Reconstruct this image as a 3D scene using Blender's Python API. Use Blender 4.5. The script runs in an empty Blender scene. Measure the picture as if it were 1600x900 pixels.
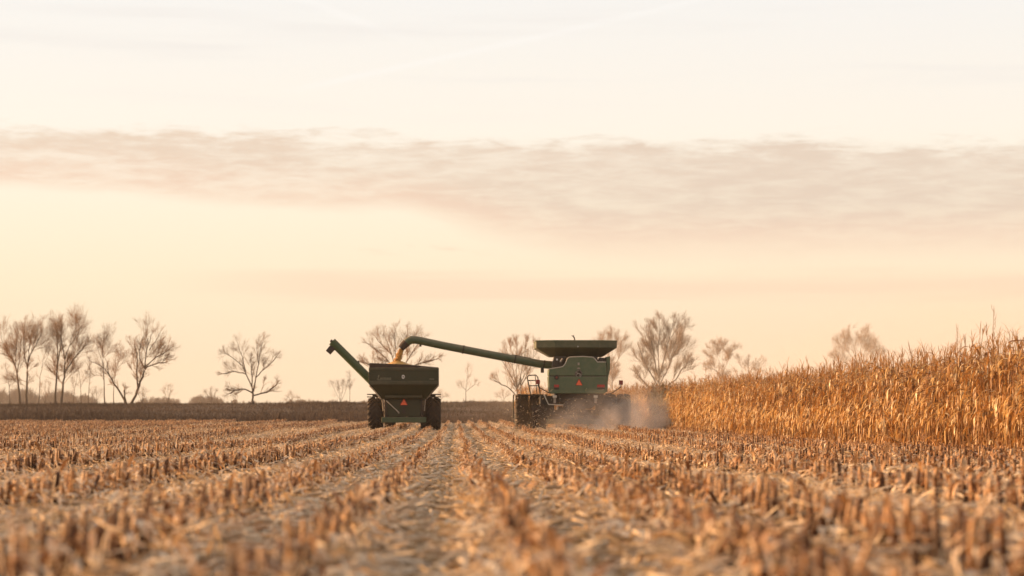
import bpy, math, random
import numpy as np
from mathutils import Vector, Matrix, Euler

R = math.radians
sc = bpy.context.scene
COL = sc.collection
random.seed(7)
rng = np.random.default_rng(7)

# ------------------------------------------------------------------ camera
FPX = 3778.0                      # focal length in photo pixels (85 mm on a 36 mm frame)
EYE = 1.15
cam_d = bpy.data.cameras.new('camera')
cam = bpy.data.objects.new('camera', cam_d)
COL.objects.link(cam)
cam.location = (0, 0, EYE)
cam.rotation_euler = (R(90 + 2.85), 0, R(-1.334))
cam_d.lens = 85.0
cam_d.sensor_width = 36.0
cam_d.clip_start = 0.1
cam_d.clip_end = 6000
cam_d.dof.use_dof = True
cam_d.dof.focus_distance = 62.0
cam_d.dof.aperture_fstop = 2.4
cam_d.dof.aperture_blades = 9
sc.camera = cam
CAMM = Euler(cam.rotation_euler).to_matrix()


def pix(px, py, Y):
    """World point seen at photo pixel (px, py) at depth Y."""
    d = CAMM @ Vector(((px - 800) / FPX, (450 - py) / FPX, -1))
    t = Y / d.y
    return Vector((d.x * t, Y, EYE + d.z * t))


# ------------------------------------------------------------------ colour management, renderer
sc.view_settings.view_transform = 'Standard'
sc.view_settings.look = 'None'
sc.view_settings.exposure = 1.15
sc.view_settings.gamma = 1.0
sc.render.engine = 'CYCLES'
sc.cycles.use_denoising = True
sc.cycles.max_bounces = 6
sc.cycles.diffuse_bounces = 3
sc.cycles.glossy_bounces = 2
sc.cycles.transmission_bounces = 4
sc.cycles.transparent_max_bounces = 8
sc.cycles.volume_bounces = 2

# ------------------------------------------------------------------ sun
SUN_EL, SUN_AZ = 9.0, -68.0       # azimuth from +Y, negative is to the left
sun_dir = Vector((math.sin(R(SUN_AZ)) * math.cos(R(SUN_EL)), math.cos(R(SUN_AZ)) * math.cos(R(SUN_EL)), math.sin(R(SUN_EL))))
sun_d = bpy.data.lights.new('sun', 'SUN')
sun_d.energy = 5.0
sun_d.angle = R(0.6)
sun_d.color = (1.0, 0.55, 0.24)
sun = bpy.data.objects.new('sun', sun_d)
COL.objects.link(sun)
sun.rotation_euler = (-sun_dir).to_track_quat('-Z', 'Y').to_euler()
sun.location = sun_dir * 200


# ------------------------------------------------------------------ node helpers
class NT:
    def __init__(self, tree):
        self.t = tree
        self.n = tree.nodes
        self.l = tree.links

    def new(self, typ, **kw):
        n = self.n.new(typ)
        for k, v in kw.items():
            setattr(n, k, v)
        return n

    def put(self, sock, v):
        if isinstance(v, bpy.types.NodeSocket):
            self.l.new(v, sock)
        elif isinstance(v, (tuple, list)) and len(v) == 3 and sock.type == 'RGBA':
            sock.default_value = (*v, 1)
        else:
            sock.default_value = v

    def m(self, op, a, b=None, c=None, clamp=False):
        n = self.new('ShaderNodeMath', operation=op, use_clamp=clamp)
        for i, v in enumerate((a, b, c)):
            if v is not None:
                self.put(n.inputs[i], v)
        return n.outputs[0]

    def smooth(self, x, lo, hi, a=0.0, b=1.0):
        n = self.new('ShaderNodeMapRange', interpolation_type='SMOOTHSTEP')
        for k, v in (('Value', x), ('From Min', lo), ('From Max', hi), ('To Min', a), ('To Max', b)):
            self.put(n.inputs[k], v)
        return n.outputs['Result']

    def comb(self, x, y, z):
        n = self.new('ShaderNodeCombineXYZ')
        for i, v in enumerate((x, y, z)):
            self.put(n.inputs[i], v)
        return n.outputs[0]

    def noise(self, vec, scale, detail=4, rough=0.55, dist=0.0):
        n = self.new('ShaderNodeTexNoise')
        if vec is not None:
            self.l.new(vec, n.inputs['Vector'])
        n.inputs['Scale'].default_value = scale
        n.inputs['Detail'].default_value = detail
        n.inputs['Roughness'].default_value = rough
        n.inputs['Distortion'].default_value = dist
        return n.outputs['Fac']

    def mix(self, f, a, b, blend='MIX'):
        n = self.new('ShaderNodeMix', data_type='RGBA', blend_type=blend)
        self.put(n.inputs[0], f)
        self.put(n.inputs[6], a)
        self.put(n.inputs[7], b)
        return n.outputs[2]

    def ramp(self, f, stops):
        n = self.new('ShaderNodeValToRGB')
        cr = n.color_ramp
        while len(cr.elements) < len(stops):
            cr.elements.new(0.5)
        for e, (p, c) in zip(cr.elements, stops):
            e.position = p
            e.color = (*c, 1)
        self.put(n.inputs[0], f)
        return n.outputs[0]


# ------------------------------------------------------------------ sky
world = bpy.data.worlds.new('World')
sc.world = world
world.use_nodes = True
w = NT(world.node_tree)
w.n.clear()
tc = w.new('ShaderNodeTexCoord').outputs['Generated']
sp = w.new('ShaderNodeSeparateXYZ')
w.l.new(tc, sp.inputs[0])
dx, dy, dz = sp.outputs
el = w.m('MULTIPLY', w.m('ARCSINE', dz), 180 / math.pi)
az = w.m('MULTIPLY', w.m('ARCTAN2', dx, dy), 180 / math.pi)
elp = w.m('MAXIMUM', el, 0.0)
# clear hazy evening sky by elevation (0..40 degrees)
base = w.ramp(w.m('DIVIDE', elp, 40.0), [
    (0.0, (0.99, 0.785, 0.55)), (0.035, (0.995, 0.80, 0.575)), (0.075, (1.0, 0.845, 0.62)), (0.115, (1.0, 0.885, 0.70)),
    (0.165, (0.99, 0.91, 0.80)), (0.24, (0.93, 0.90, 0.86)), (0.5, (0.82, 0.74, 0.66)), (1.0, (0.66, 0.59, 0.54))])
pinker = w.smooth(az, -6.0, 14.0)
base = w.mix(w.m('MULTIPLY', pinker, w.smooth(el, 5.0, 1.0, 0.0, 0.5)), base, (0.985, 0.73, 0.52))
# noise layers in angle space
v1 = w.comb(w.m('MULTIPLY', az, 0.16), w.m('MULTIPLY', el, 0.9), 0.0)
v2 = w.comb(w.m('MULTIPLY', az, 0.5), w.m('MULTIPLY', el, 2.4), 3.7)
v3 = w.comb(w.m('MULTIPLY', az, 0.07), w.m('MULTIPLY', el, 1.3), 9.1)
n1 = w.m('SUBTRACT', w.noise(v1, 1.3, 6, 0.6, 0.4), 0.5)
n2 = w.m('SUBTRACT', w.noise(v2, 1.6, 6, 0.62, 0.3), 0.5)
n3 = w.m('SUBTRACT', w.noise(v3, 1.5, 5, 0.55, 0.2), 0.5)
# long bank of cloud
hi = w.m('SUBTRACT', 6.52, w.m('MULTIPLY', w.smooth(az, -11, 13), 0.38))
lo = w.m('SUBTRACT', 5.25, w.m('ADD', w.m('MULTIPLY', w.smooth(az, -11, -2), 0.50), w.m('MULTIPLY', w.smooth(az, -2.2, 3.5), 1.0)))
ev = w.m('ADD', el, w.m('ADD', w.m('MULTIPLY', n1, 0.85), w.m('MULTIPLY', n2, 1.0)))
ew = w.m('ADD', el, w.m('ADD', w.m('MULTIPLY', n1, 0.7), w.m('MULTIPLY', n2, 0.25)))
up = w.m('SUBTRACT', 1.0, w.smooth(w.m('SUBTRACT', ev, hi), -0.28, 0.18))
soft = w.smooth(az, -3, 4, 0.22, 0.55)
dn = w.smooth(w.m('DIVIDE', w.m('SUBTRACT', ew, lo), soft), -1.0, 1.0)
bank = w.m('MULTIPLY', up, dn)
streak = w.smooth(w.m('ADD', n2, w.m('MULTIPLY', n1, 0.7)), -0.22, 0.26)
opac = w.m('MULTIPLY', bank, w.m('SUBTRACT', 1.0, w.m('MULTIPLY', streak, w.smooth(az, -8, 8, 0.70, 0.45))))
cl_col = w.mix(w.smooth(az, -10, 10), (0.81, 0.64, 0.505), (0.775, 0.632, 0.515))
cl_col = w.mix(w.smooth(w.m('SUBTRACT', el, lo), 1.2, 0.0, 0.0, 0.85), cl_col, (0.90, 0.66, 0.51))
skyc = w.mix(w.m('MULTIPLY', opac, 1.0), base, cl_col)
# thin lower veils
b2 = w.m('MULTIPLY', w.smooth(w.m('ABSOLUTE', w.m('SUBTRACT', w.m('ADD', el, w.m('MULTIPLY', n3, 0.9)), 2.85)), 0.42, 0.08), w.smooth(az, -8, -2.5))
skyc = w.mix(w.m('MULTIPLY', b2, 0.5), skyc, (0.92, 0.67, 0.505))
b3 = w.m('MULTIPLY', w.smooth(w.m('ABSOLUTE', w.m('SUBTRACT', w.m('ADD', el, w.m('MULTIPLY', n1, 0.3)), 3.78)), 0.22, 0.03), w.smooth(n2, 0.02, 0.2))
b3 = w.m('MULTIPLY', b3, w.m('MULTIPLY', w.smooth(az, -4, -1), w.smooth(az, 7, 3)))
skyc = w.mix(w.m('MULTIPLY', b3, 0.6), skyc, (0.93, 0.71, 0.54))
# very thin high cirrus and an old, spread vapour trail
ln = w.m('SUBTRACT', el, w.m('ADD', 8.35, w.m('MULTIPLY', w.m('SUBTRACT', az, 0.0), 0.22)))
tr = w.m('MULTIPLY', w.smooth(w.m('ABSOLUTE', w.m('ADD', ln, w.m('MULTIPLY', n2, 0.1))), 0.12, 0.0), w.smooth(az, -4.5, -2.5))
ln2 = w.m('SUBTRACT', el, w.m('SUBTRACT', 8.3, w.m('MULTIPLY', az, 0.36)))
tr2 = w.m('MULTIPLY', w.smooth(w.m('ABSOLUTE', w.m('ADD', ln2, w.m('MULTIPLY', n2, 0.12))), 0.16, 0.0), w.smooth(az, -0.3, -2.5))
skyc = w.mix(w.m('MULTIPLY', w.m('ADD', tr, tr2), 0.35, clamp=True), skyc, (1.0, 0.97, 0.93))
cir = w.m('MULTIPLY', w.smooth(n3, -0.02, 0.3), w.smooth(el, 6.3, 8.0))
skyc = w.mix(w.m('MULTIPLY', cir, 0.6), skyc, (0.86, 0.81, 0.77))
# dimmer and bluer away from the afterglow
back = w.smooth(w.m('ADD', w.m('MULTIPLY', dy, 0.8), w.m('MULTIPLY', dx, -0.6)), 0.35, -0.7)
skyc = w.mix(w.m('MULTIPLY', back, 0.7), skyc, (0.47, 0.43, 0.42))
bg2 = w.new('ShaderNodeBackground')
w.put(bg2.inputs['Color'], skyc)
bg2.inputs['Strength'].default_value = 0.487
nish = w.new('ShaderNodeTexSky', sky_type='NISHITA')
nish.sun_disc = False
nish.sun_elevation = R(SUN_EL)
nish.sun_rotation = R(SUN_AZ)
nish.dust_density = 3.0
nish.ozone_density = 1.0
bg1 = w.new('ShaderNodeBackground')
w.l.new(nish.outputs[0], bg1.inputs['Color'])
bg1.inputs['Strength'].default_value = 0.08
ms = w.new('ShaderNodeMixShader')
ms.inputs[0].default_value = 0.9
w.l.new(bg1.outputs[0], ms.inputs[1])
w.l.new(bg2.outputs[0], ms.inputs[2])
wo = w.new('ShaderNodeOutputWorld')
w.l.new(ms.outputs[0], wo.inputs['Surface'])


# ------------------------------------------------------------------ object helpers
def tag(o, label=None, cat=None, group=None, kind=None):
    for k, v in (('label', label), ('category', cat), ('group', group), ('kind', kind)):
        if v:
            o[k] = v
    return o


def link(name, data, parent=None, m=None):
    o = bpy.data.objects.new(name, data)
    COL.objects.link(o)
    if parent is not None:
        o.parent = parent
    if m is not None and data is not None:
        data.materials.append(m)
    return o


def empty(name, loc, label, cat, group=None):
    o = bpy.data.objects.new(name, None)
    o.empty_display_size = 0.3
    COL.objects.link(o)
    o.location = loc
    return tag(o, label, cat, group)


def np_mesh(name, V, Q, tint=None, smooth=True):
    V = np.asarray(V, np.float32)
    Q = np.asarray(Q, np.int32)
    me = bpy.data.meshes.new(name)
    me.vertices.add(len(V))
    me.vertices.foreach_set('co', V.ravel())
    me.loops.add(Q.size)
    me.loops.foreach_set('vertex_index', Q.ravel())
    me.polygons.add(len(Q))
    me.polygons.foreach_set('loop_start', np.arange(len(Q), dtype=np.int32) * 4)
    if smooth:
        me.polygons.foreach_set('use_smooth', np.ones(len(Q), bool))
    me.update(calc_edges=True)
    if tint is not None:
        a = me.attributes.new('tint', 'FLOAT', 'POINT')
        a.data.foreach_set('value', np.asarray(tint, np.float32))
    return me


class MB:
    """Collects shapes into one mesh."""

    def __init__(self):
        self.v, self.f = [], []

    def add(self, V, F):
        n = len(self.v)
        self.v += [tuple(p) for p in V]
        self.f += [tuple(i + n for i in f) for f in F]
        return self

    def box(self, x0, x1, y0, y1, z0, z1):
        V = [(x, y, z) for z in (z0, z1) for y in (y0, y1) for x in (x0, x1)]
        return self.add(V, [(0, 2, 3, 1), (4, 5, 7, 6), (0, 1, 5, 4), (2, 6, 7, 3), (0, 4, 6, 2), (1, 3, 7, 5)])

    def obox(self, c, ax, ay, az_, hx, hy, hz):
        c, ax, ay, az_ = Vector(c), Vector(ax).normalized(), Vector(ay).normalized(), Vector(az_).normalized()
        V = [c + ax * (sx * hx) + ay * (sy * hy) + az_ * (sz * hz) for sz in (-1, 1) for sy in (-1, 1) for sx in (-1, 1)]
        return self.add(V, [(0, 2, 3, 1), (4, 5, 7, 6), (0, 1, 5, 4), (2, 6, 7, 3), (0, 4, 6, 2), (1, 3, 7, 5)])

    def prism(self, poly, y0, y1):
        """Polygon in (x, z) pushed along y."""
        n = len(poly)
        V = [(x, y0, z) for x, z in poly] + [(x, y1, z) for x, z in poly]
        F = [tuple(range(n)), tuple(range(2 * n - 1, n - 1, -1))]
        F += [(i, i + n, (i + 1) % n + n, (i + 1) % n) for i in range(n)]
        return self.add(V, F)

    def tube(self, pts, r, sides=10, caps=True):
        pts = [Vector(p) for p in pts]
        rr = r if isinstance(r, (list, tuple)) else [r] * len(pts)
        V, F = [], []
        side = None
        for i, p in enumerate(pts):
            d = (pts[min(i + 1, len(pts) - 1)] - pts[max(i - 1, 0)]).normalized()
            if side is None:
                side = d.orthogonal().normalized()
            side = (side - d * side.dot(d)).normalized()
            up_ = d.cross(side)
            for k in range(sides):
                a = 2 * math.pi * k / sides
                V.append(p + (side * math.cos(a) + up_ * math.sin(a)) * rr[i])
        for i in range(len(pts) - 1):
            for k in range(sides):
                F.append((i * sides + k, i * sides + (k + 1) % sides, (i + 1) * sides + (k + 1) % sides, (i + 1) * sides + k))
        if caps:
            F.append(tuple(range(sides - 1, -1, -1)))
            F.append(tuple((len(pts) - 1) * sides + k for k in range(sides)))
        return self.add(V, F)

    def lathe_x(self, prof, n=48, cx=0, cy=0, cz=0):
        """Closed profile of (x, r) turned round the x axis."""
        V, F = [], []
        k = len(prof)
        for i in range(n):
            a = 2 * math.pi * i / n
            V += [(cx + x, cy + r * math.cos(a), cz + r * math.sin(a)) for x, r in prof]
        for i in range(n):
            j = (i + 1) % n
            for q in range(k):
                q2 = (q + 1) % k
                F.append((i * k + q, i * k + q2, j * k + q2, j * k + q))
        return self.add(V, F)

    def build(self, name, m, parent=None, bevel=0.0, smooth=False, loc=None):
        me = bpy.data.meshes.new(name)
        me.from_pydata(self.v, [], self.f)
        if smooth:
            for p in me.polygons:
                p.use_smooth = True
        me.update()
        o = link(name, me, parent, m)
        if loc is not None:
            o.location = loc
        if bevel:
            b = o.modifiers.new('bevel', 'BEVEL')
            b.width = bevel
            b.segments = 2
            b.limit_method = 'ANGLE'
            b.angle_limit = R(40)
        if smooth:
            try:
                me.set_sharp_from_angle(angle=R(40))
            except Exception:
                pass
        return o


# ------------------------------------------------------------------ materials
def principled(name):
    m = bpy.data.materials.new(name)
    m.use_nodes = True
    nt = NT(m.node_tree)
    return m, nt, nt.n['Principled BSDF']


def veg_mat(name, stops, rough=0.7, trans=0.25, tcol=None, spec=0.25, scale=9.0):
    """Dry plant matter: tint per piece, fibre noise along it, light passing through thin leaves."""
    m, nt, b = principled(name)
    at = nt.new('ShaderNodeAttribute', attribute_name='tint')
    co = nt.new('ShaderNodeTexCoord').outputs['Object']
    n = nt.noise(co, scale, 3, 0.6)
    f = nt.m('ADD', at.outputs['Fac'], nt.m('MULTIPLY', nt.m('SUBTRACT', n, 0.5), 0.35), clamp=True)
    c = nt.ramp(f, stops)
    nt.put(b.inputs['Base Color'], c)
    b.inputs['Roughness'].default_value = rough
    b.inputs['Specular IOR Level'].default_value = spec
    if trans > 0:
        t = nt.new('ShaderNodeBsdfTranslucent')
        nt.put(t.inputs['Color'], nt.mix(1.0, c, tcol or (1.0, 0.8, 0.55), 'MULTIPLY') if True else c)
        mx = nt.new('ShaderNodeMixShader')
        mx.inputs[0].default_value = trans
        nt.l.new(b.outputs[0], mx.inputs[1])
        nt.l.new(t.outputs[0], mx.inputs[2])
        nt.l.new(mx.outputs[0], nt.n['Material Output'].inputs['Surface'])
    return m


def paint_mat(name, col, dust=(0.30, 0.23, 0.15), amount=0.35, rough=0.45, metallic=0.0, scale=2.2):
    """Machine paint with field dust in uneven patches, more on faces that look upward."""
    m, nt, b = principled(name)
    co = nt.new('ShaderNodeTexCoord').outputs['Object']
    n = nt.noise(co, scale, 6, 0.65)
    fine = nt.noise(co, scale * 14, 3, 0.6)
    geo = nt.new('ShaderNodeNewGeometry')
    s = nt.new('ShaderNodeSeparateXYZ')
    nt.l.new(geo.outputs['Normal'], s.inputs[0])
    upf = nt.smooth(s.outputs[2], 0.1, 0.9, 0.0, 0.45)
    f = nt.m('ADD', nt.smooth(nt.m('ADD', n, nt.m('MULTIPLY', nt.m('SUBTRACT', fine, 0.5), 0.4)), 0.3, 0.75, amount * 0.35, amount), upf, clamp=True)
    nt.put(b.inputs['Base Color'], nt.mix(f, col, dust))
    nt.put(b.inputs['Roughness'], nt.m('ADD', rough, nt.m('MULTIPLY', f, 0.4), clamp=True))
    b.inputs['Metallic'].default_value = metallic
    return m


def plain_mat(name, col, rough=0.6, emit=0.0):
    m, nt, b = principled(name)
    co = nt.new('ShaderNodeTexCoord').outputs['Object']
    n = nt.noise(co, 7.0, 4, 0.6)
    nt.put(b.inputs['Base Color'], nt.mix(nt.smooth(n, 0.3, 0.75, 0.0, 0.35), col, tuple(0.6 * c + 0.02 for c in col)))
    b.inputs['Roughness'].default_value = rough
    return m


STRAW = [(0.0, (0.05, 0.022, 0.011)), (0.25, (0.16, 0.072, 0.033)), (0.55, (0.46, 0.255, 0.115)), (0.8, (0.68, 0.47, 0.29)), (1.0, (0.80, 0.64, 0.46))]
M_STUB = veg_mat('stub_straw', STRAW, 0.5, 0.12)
RES = [(0.0, (0.20, 0.12, 0.065)), (0.25, (0.46, 0.33, 0.20)), (0.5, (0.70, 0.56, 0.39)), (0.8, (0.80, 0.69, 0.53)), (1.0, (0.84, 0.77, 0.65))]
M_RES = veg_mat('residue_straw', RES, 0.65, 0.25)
CORN = [(0.0, (0.12, 0.05, 0.018)), (0.3, (0.32, 0.165, 0.06)), (0.6, (0.52, 0.32, 0.14)), (0.85, (0.64, 0.47, 0.25)), (1.0, (0.78, 0.65, 0.42))]
M_CORN = veg_mat('dry_corn', CORN, 0.45, 0.34, (1.0, 0.86, 0.62), 0.4)
M_WEED = veg_mat('dead_weeds', [(0.0, (0.032, 0.025, 0.022)), (0.5, (0.07, 0.051, 0.042)), (1.0, (0.15, 0.105, 0.078))], 0.9, 0.1)
M_FARWOOD = veg_mat('far_wood', [(0.0, (0.07, 0.055, 0.05)), (1.0, (0.14, 0.10, 0.085))], 0.9, 0.0)


def bark_mat(name, c0, c1):
    m, nt, b = principled(name)
    co = nt.new('ShaderNodeTexCoord').outputs['Object']
    n = nt.noise(co, 3.0, 5, 0.65)
    nt.put(b.inputs['Base Color'], nt.mix(n, c0, c1))
    b.inputs['Roughness'].default_value = 0.9
    return m


M_BARK = bark_mat('bark', (0.06, 0.042, 0.03), (0.12, 0.085, 0.06))
M_TWIG = bark_mat('twig', (0.20, 0.11, 0.05), (0.34, 0.19, 0.09))
M_TWIGLEAF = bark_mat('twig_with_dead_leaves', (0.16, 0.10, 0.055), (0.26, 0.165, 0.09))

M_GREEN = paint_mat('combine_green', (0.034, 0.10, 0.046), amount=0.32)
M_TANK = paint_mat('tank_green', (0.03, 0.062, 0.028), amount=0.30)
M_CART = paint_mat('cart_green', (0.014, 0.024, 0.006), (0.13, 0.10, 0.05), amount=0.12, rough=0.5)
M_CARTRIB = paint_mat('cart_rib_green', (0.016, 0.026, 0.009), (0.20, 0.16, 0.09), amount=0.30)
M_TUBE = paint_mat('auger_green', (0.024, 0.07, 0.028), amount=0.22)
M_CARTTUBE = paint_mat('cart_auger_green', (0.030, 0.075, 0.018), (0.16, 0.12, 0.07), amount=0.14)
M_RUBBER = paint_mat('tyre_rubber', (0.016, 0.013, 0.012), (0.17, 0.11, 0.07), amount=0.24, rough=0.8, scale=5)
M_BLACK = paint_mat('black_steel', (0.012, 0.012, 0.012), (0.12, 0.09, 0.06), amount=0.3, rough=0.6)
M_STEEL = paint_mat('bare_steel', (0.34, 0.31, 0.27), (0.25, 0.19, 0.13), amount=0.35, rough=0.4, metallic=0.6)
M_PALE = paint_mat('pale_edge', (0.62, 0.57, 0.48), amount=0.2, rough=0.5)
M_YELLOW = paint_mat('rim_yellow', (0.55, 0.36, 0.03), amount=0.4)
M_BROWN = paint_mat('brown_tarp', (0.035, 0.022, 0.019), (0.10, 0.07, 0.05), amount=0.2, rough=0.75)
M_ORANGE = plain_mat('warning_orange', (0.95, 0.15, 0.05), 0.45)
M_RED = plain_mat('lamp_red', (0.42, 0.03, 0.025), 0.25)
M_DKRED = plain_mat('border_red', (0.22, 0.018, 0.014), 0.4)
M_WHITE = plain_mat('white_decal', (0.72, 0.69, 0.64), 0.5)
M_GREYDECAL = plain_mat('grey_decal', (0.26, 0.25, 0.17), 0.5)
M_GLASS = plain_mat('dark_glass', (0.02, 0.025, 0.03), 0.08)
M_GRAIN = plain_mat('corn_grain', (0.62, 0.35, 0.09), 0.6)

# ------------------------------------------------------------------ terrain
ROW = 0.76
ROW0 = 0.225                       # x of the row that runs up the middle


def sstep(t):
    t = np.clip(t, 0, 1)
    return t * t * (3 - 2 * t)


def gz(x, y):
    x = np.asarray(x, float)
    y = np.asarray(y, float)
    near = 0.56 * np.clip(1 - np.maximum(y, 2.0) / 88.0, 0, 1) ** 1.75
    far = 1.8 * sstep((y - 170) / 260.0)
    roll = 0.04 * np.sin(x * 0.31 + 0.6) * np.sin(y * 0.11) * (1 - sstep((y - 100) / 60))
    roll = roll + 0.25 * np.sin(x * 0.021 + 1) * sstep((y - 260) / 200)
    return near + far + roll


def ridge(x):
    return 0.085 * np.cos(2 * np.pi * (x - ROW0) / ROW)


ys = np.concatenate([np.linspace(-12, 0, 7)[:-1], np.linspace(0, 60, 121)[:-1], np.linspace(60, 180, 61)[:-1], np.linspace(180, 460, 71)[:-1], np.geomspace(460, 2400, 24)])
xs = np.concatenate([-np.geomspace(900, 62, 22), np.arange(-60, 60.01, 0.19), np.geomspace(62, 900, 22)])
XX, YY = np.meshgrid(xs, ys)
ZZ = gz(XX, YY) + np.where((np.abs(XX) < 60) & (YY < 180), ridge(XX), 0)
nx, ny = len(xs), len(ys)
idx = np.arange(nx * ny).reshape(ny, nx)
Q = np.stack([idx[:-1, :-1], idx[:-1, 1:], idx[1:, 1:], idx[1:, :-1]], -1).reshape(-1, 4)
gm, nt, b = principled('field_soil')
co = nt.new('ShaderNodeTexCoord').outputs['Object']
sp = nt.new('ShaderNodeSeparateXYZ')
nt.l.new(co, sp.inputs[0])
fib = nt.noise(nt.comb(nt.m('MULTIPLY', sp.outputs[0], 1.0), nt.m('MULTIPLY', sp.outputs[1], 0.6), 0.0), 22.0, 6, 0.7, 1.2)
big = nt.noise(co, 0.6, 4, 0.6)
soil = nt.ramp(nt.m('ADD', nt.m('MULTIPLY', fib, 0.75), nt.m('MULTIPLY', big, 0.25)), [(0.3, (0.10, 0.065, 0.042)), (0.45, (0.30, 0.21, 0.135)), (0.6, (0.50, 0.39, 0.27)), (0.8, (0.66, 0.55, 0.42))])
fal = nt.ramp(nt.noise(nt.comb(nt.m('MULTIPLY', sp.outputs[0], 0.15), nt.m('MULTIPLY', sp.outputs[1], 0.03), 0.0), 1.0, 6, 0.65), [(0.3, (0.05, 0.036, 0.028)), (0.7, (0.105, 0.072, 0.052))])
edge = nt.m('ADD', sp.outputs[1], nt.m('MULTIPLY', nt.noise(co, 0.35, 4, 0.6), 6.0))
nt.put(b.inputs['Base Color'], nt.mix(nt.smooth(edge, 180.0, 184.0), soil, fal))
b.inputs['Roughness'].default_value = 0.95
b.inputs['Specular IOR Level'].default_value = 0.15
bp = nt.new('ShaderNodeBump')
bp.inputs['Strength'].default_value = 0.6
bp.inputs['Distance'].default_value = 0.05
nt.put(bp.inputs['Height'], fib)
nt.l.new(bp.outputs[0], b.inputs['Normal'])
g = link('ground', np_mesh('ground', np.stack([XX, YY, ZZ], -1).reshape(-1, 3), Q), None, gm)
tag(g, 'harvested corn field soil running to a dark fallow rise', kind='structure')


# ------------------------------------------------------------------ vegetation templates (V, Q, tint)
def tpl_join(parts):
    V, Qs, T, n = [], [], [], 0
    for v, q, t in parts:
        v = np.asarray(v, float)
        V.append(v)
        Qs.append(np.asarray(q, int) + n)
        T.append(np.full(len(v), t) if np.isscalar(t) else np.asarray(t))
        n += len(v)
    return np.concatenate(V), np.concatenate(Qs), np.concatenate(T)


def t_tube(pts, radii, sides, tint, cap=True):
    pts = np.asarray(pts, float)
    k = len(pts)
    d = np.gradient(pts, axis=0)
    d /= np.linalg.norm(d, axis=1)[:, None] + 1e-9
    ref = np.array([0.31, 0.95, 0.05]) if abs(d[0, 1]) < 0.8 else np.array([1.0, 0.1, 0.0])
    s = np.cross(d, ref)
    s /= np.linalg.norm(s, axis=1)[:, None] + 1e-9
    u = np.cross(d, s)
    a = np.arange(sides) * 2 * np.pi / sides
    V = pts[:, None] + np.asarray(radii)[:, None, None] * (np.cos(a)[None, :, None] * s[:, None] + np.sin(a)[None, :, None] * u[:, None])
    V = V.reshape(-1, 3)
    Qs = []
    for i in range(k - 1):
        for j in range(sides):
            Qs.append((i * sides + j, i * sides + (j + 1) % sides, (i + 1) * sides + (j + 1) % sides, (i + 1) * sides + j))
    if cap:
        o = (k - 1) * sides
        if sides == 6:
            Qs += [(o, o + 1, o + 2, o + 3), (o, o + 3, o + 4, o + 5)]
        elif sides == 4:
            Qs += [(o, o + 1, o + 2, o + 3)]
    return V, Qs, tint


def t_strip(pts, side, widths, tint):
    """A leaf: a bent strip, slightly folded along the middle."""
    pts = np.asarray(pts, float)
    side = np.asarray(side, float)
    if side.ndim == 1:
        side = np.repeat(side[None], len(pts), 0)
    wv = np.asarray(widths)[:, None]
    V = np.concatenate([pts - side * wv * 0.5, pts + side * wv * 0.5])
    k = len(pts)
    Qs = [(i, i + 1, k + i + 1, k + i) for i in range(k - 1)]
    return V, Qs, tint


def leaf(r, base, az_, length, width, rise, droop, tint, seg=6, twist=0.6):
    """Dry leaf leaving a stalk at base in direction az_, rising then hanging."""
    p = np.array(base, float)
    pts, sides = [p.copy()], []
    el_ = rise
    a = az_
    step = length / seg
    for i in range(seg):
        d = np.array([math.cos(a) * math.cos(el_), math.sin(a) * math.cos(el_), math.sin(el_)])
        s = np.array([-math.sin(a), math.cos(a), 0.0])
        n = np.cross(d, s)
        tw = twist * (i / seg - 0.3) + r.uniform(-0.25, 0.25)
        sides.append(s * math.cos(tw) + n * math.sin(tw))
        p = p + d * step
        pts.append(p.copy())
        el_ = max(-1.5, el_ - droop / seg * r.uniform(0.5, 1.5))
        a += r.uniform(-0.25, 0.25)
    sides.append(sides[-1])
    wd = [width * x for x in ([0.55] + [1.0 - 0.15 * abs(i - seg * 0.35) / seg for i in range(1, seg)] + [0.12])]
    return t_strip(pts, sides, wd, tint)


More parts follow.
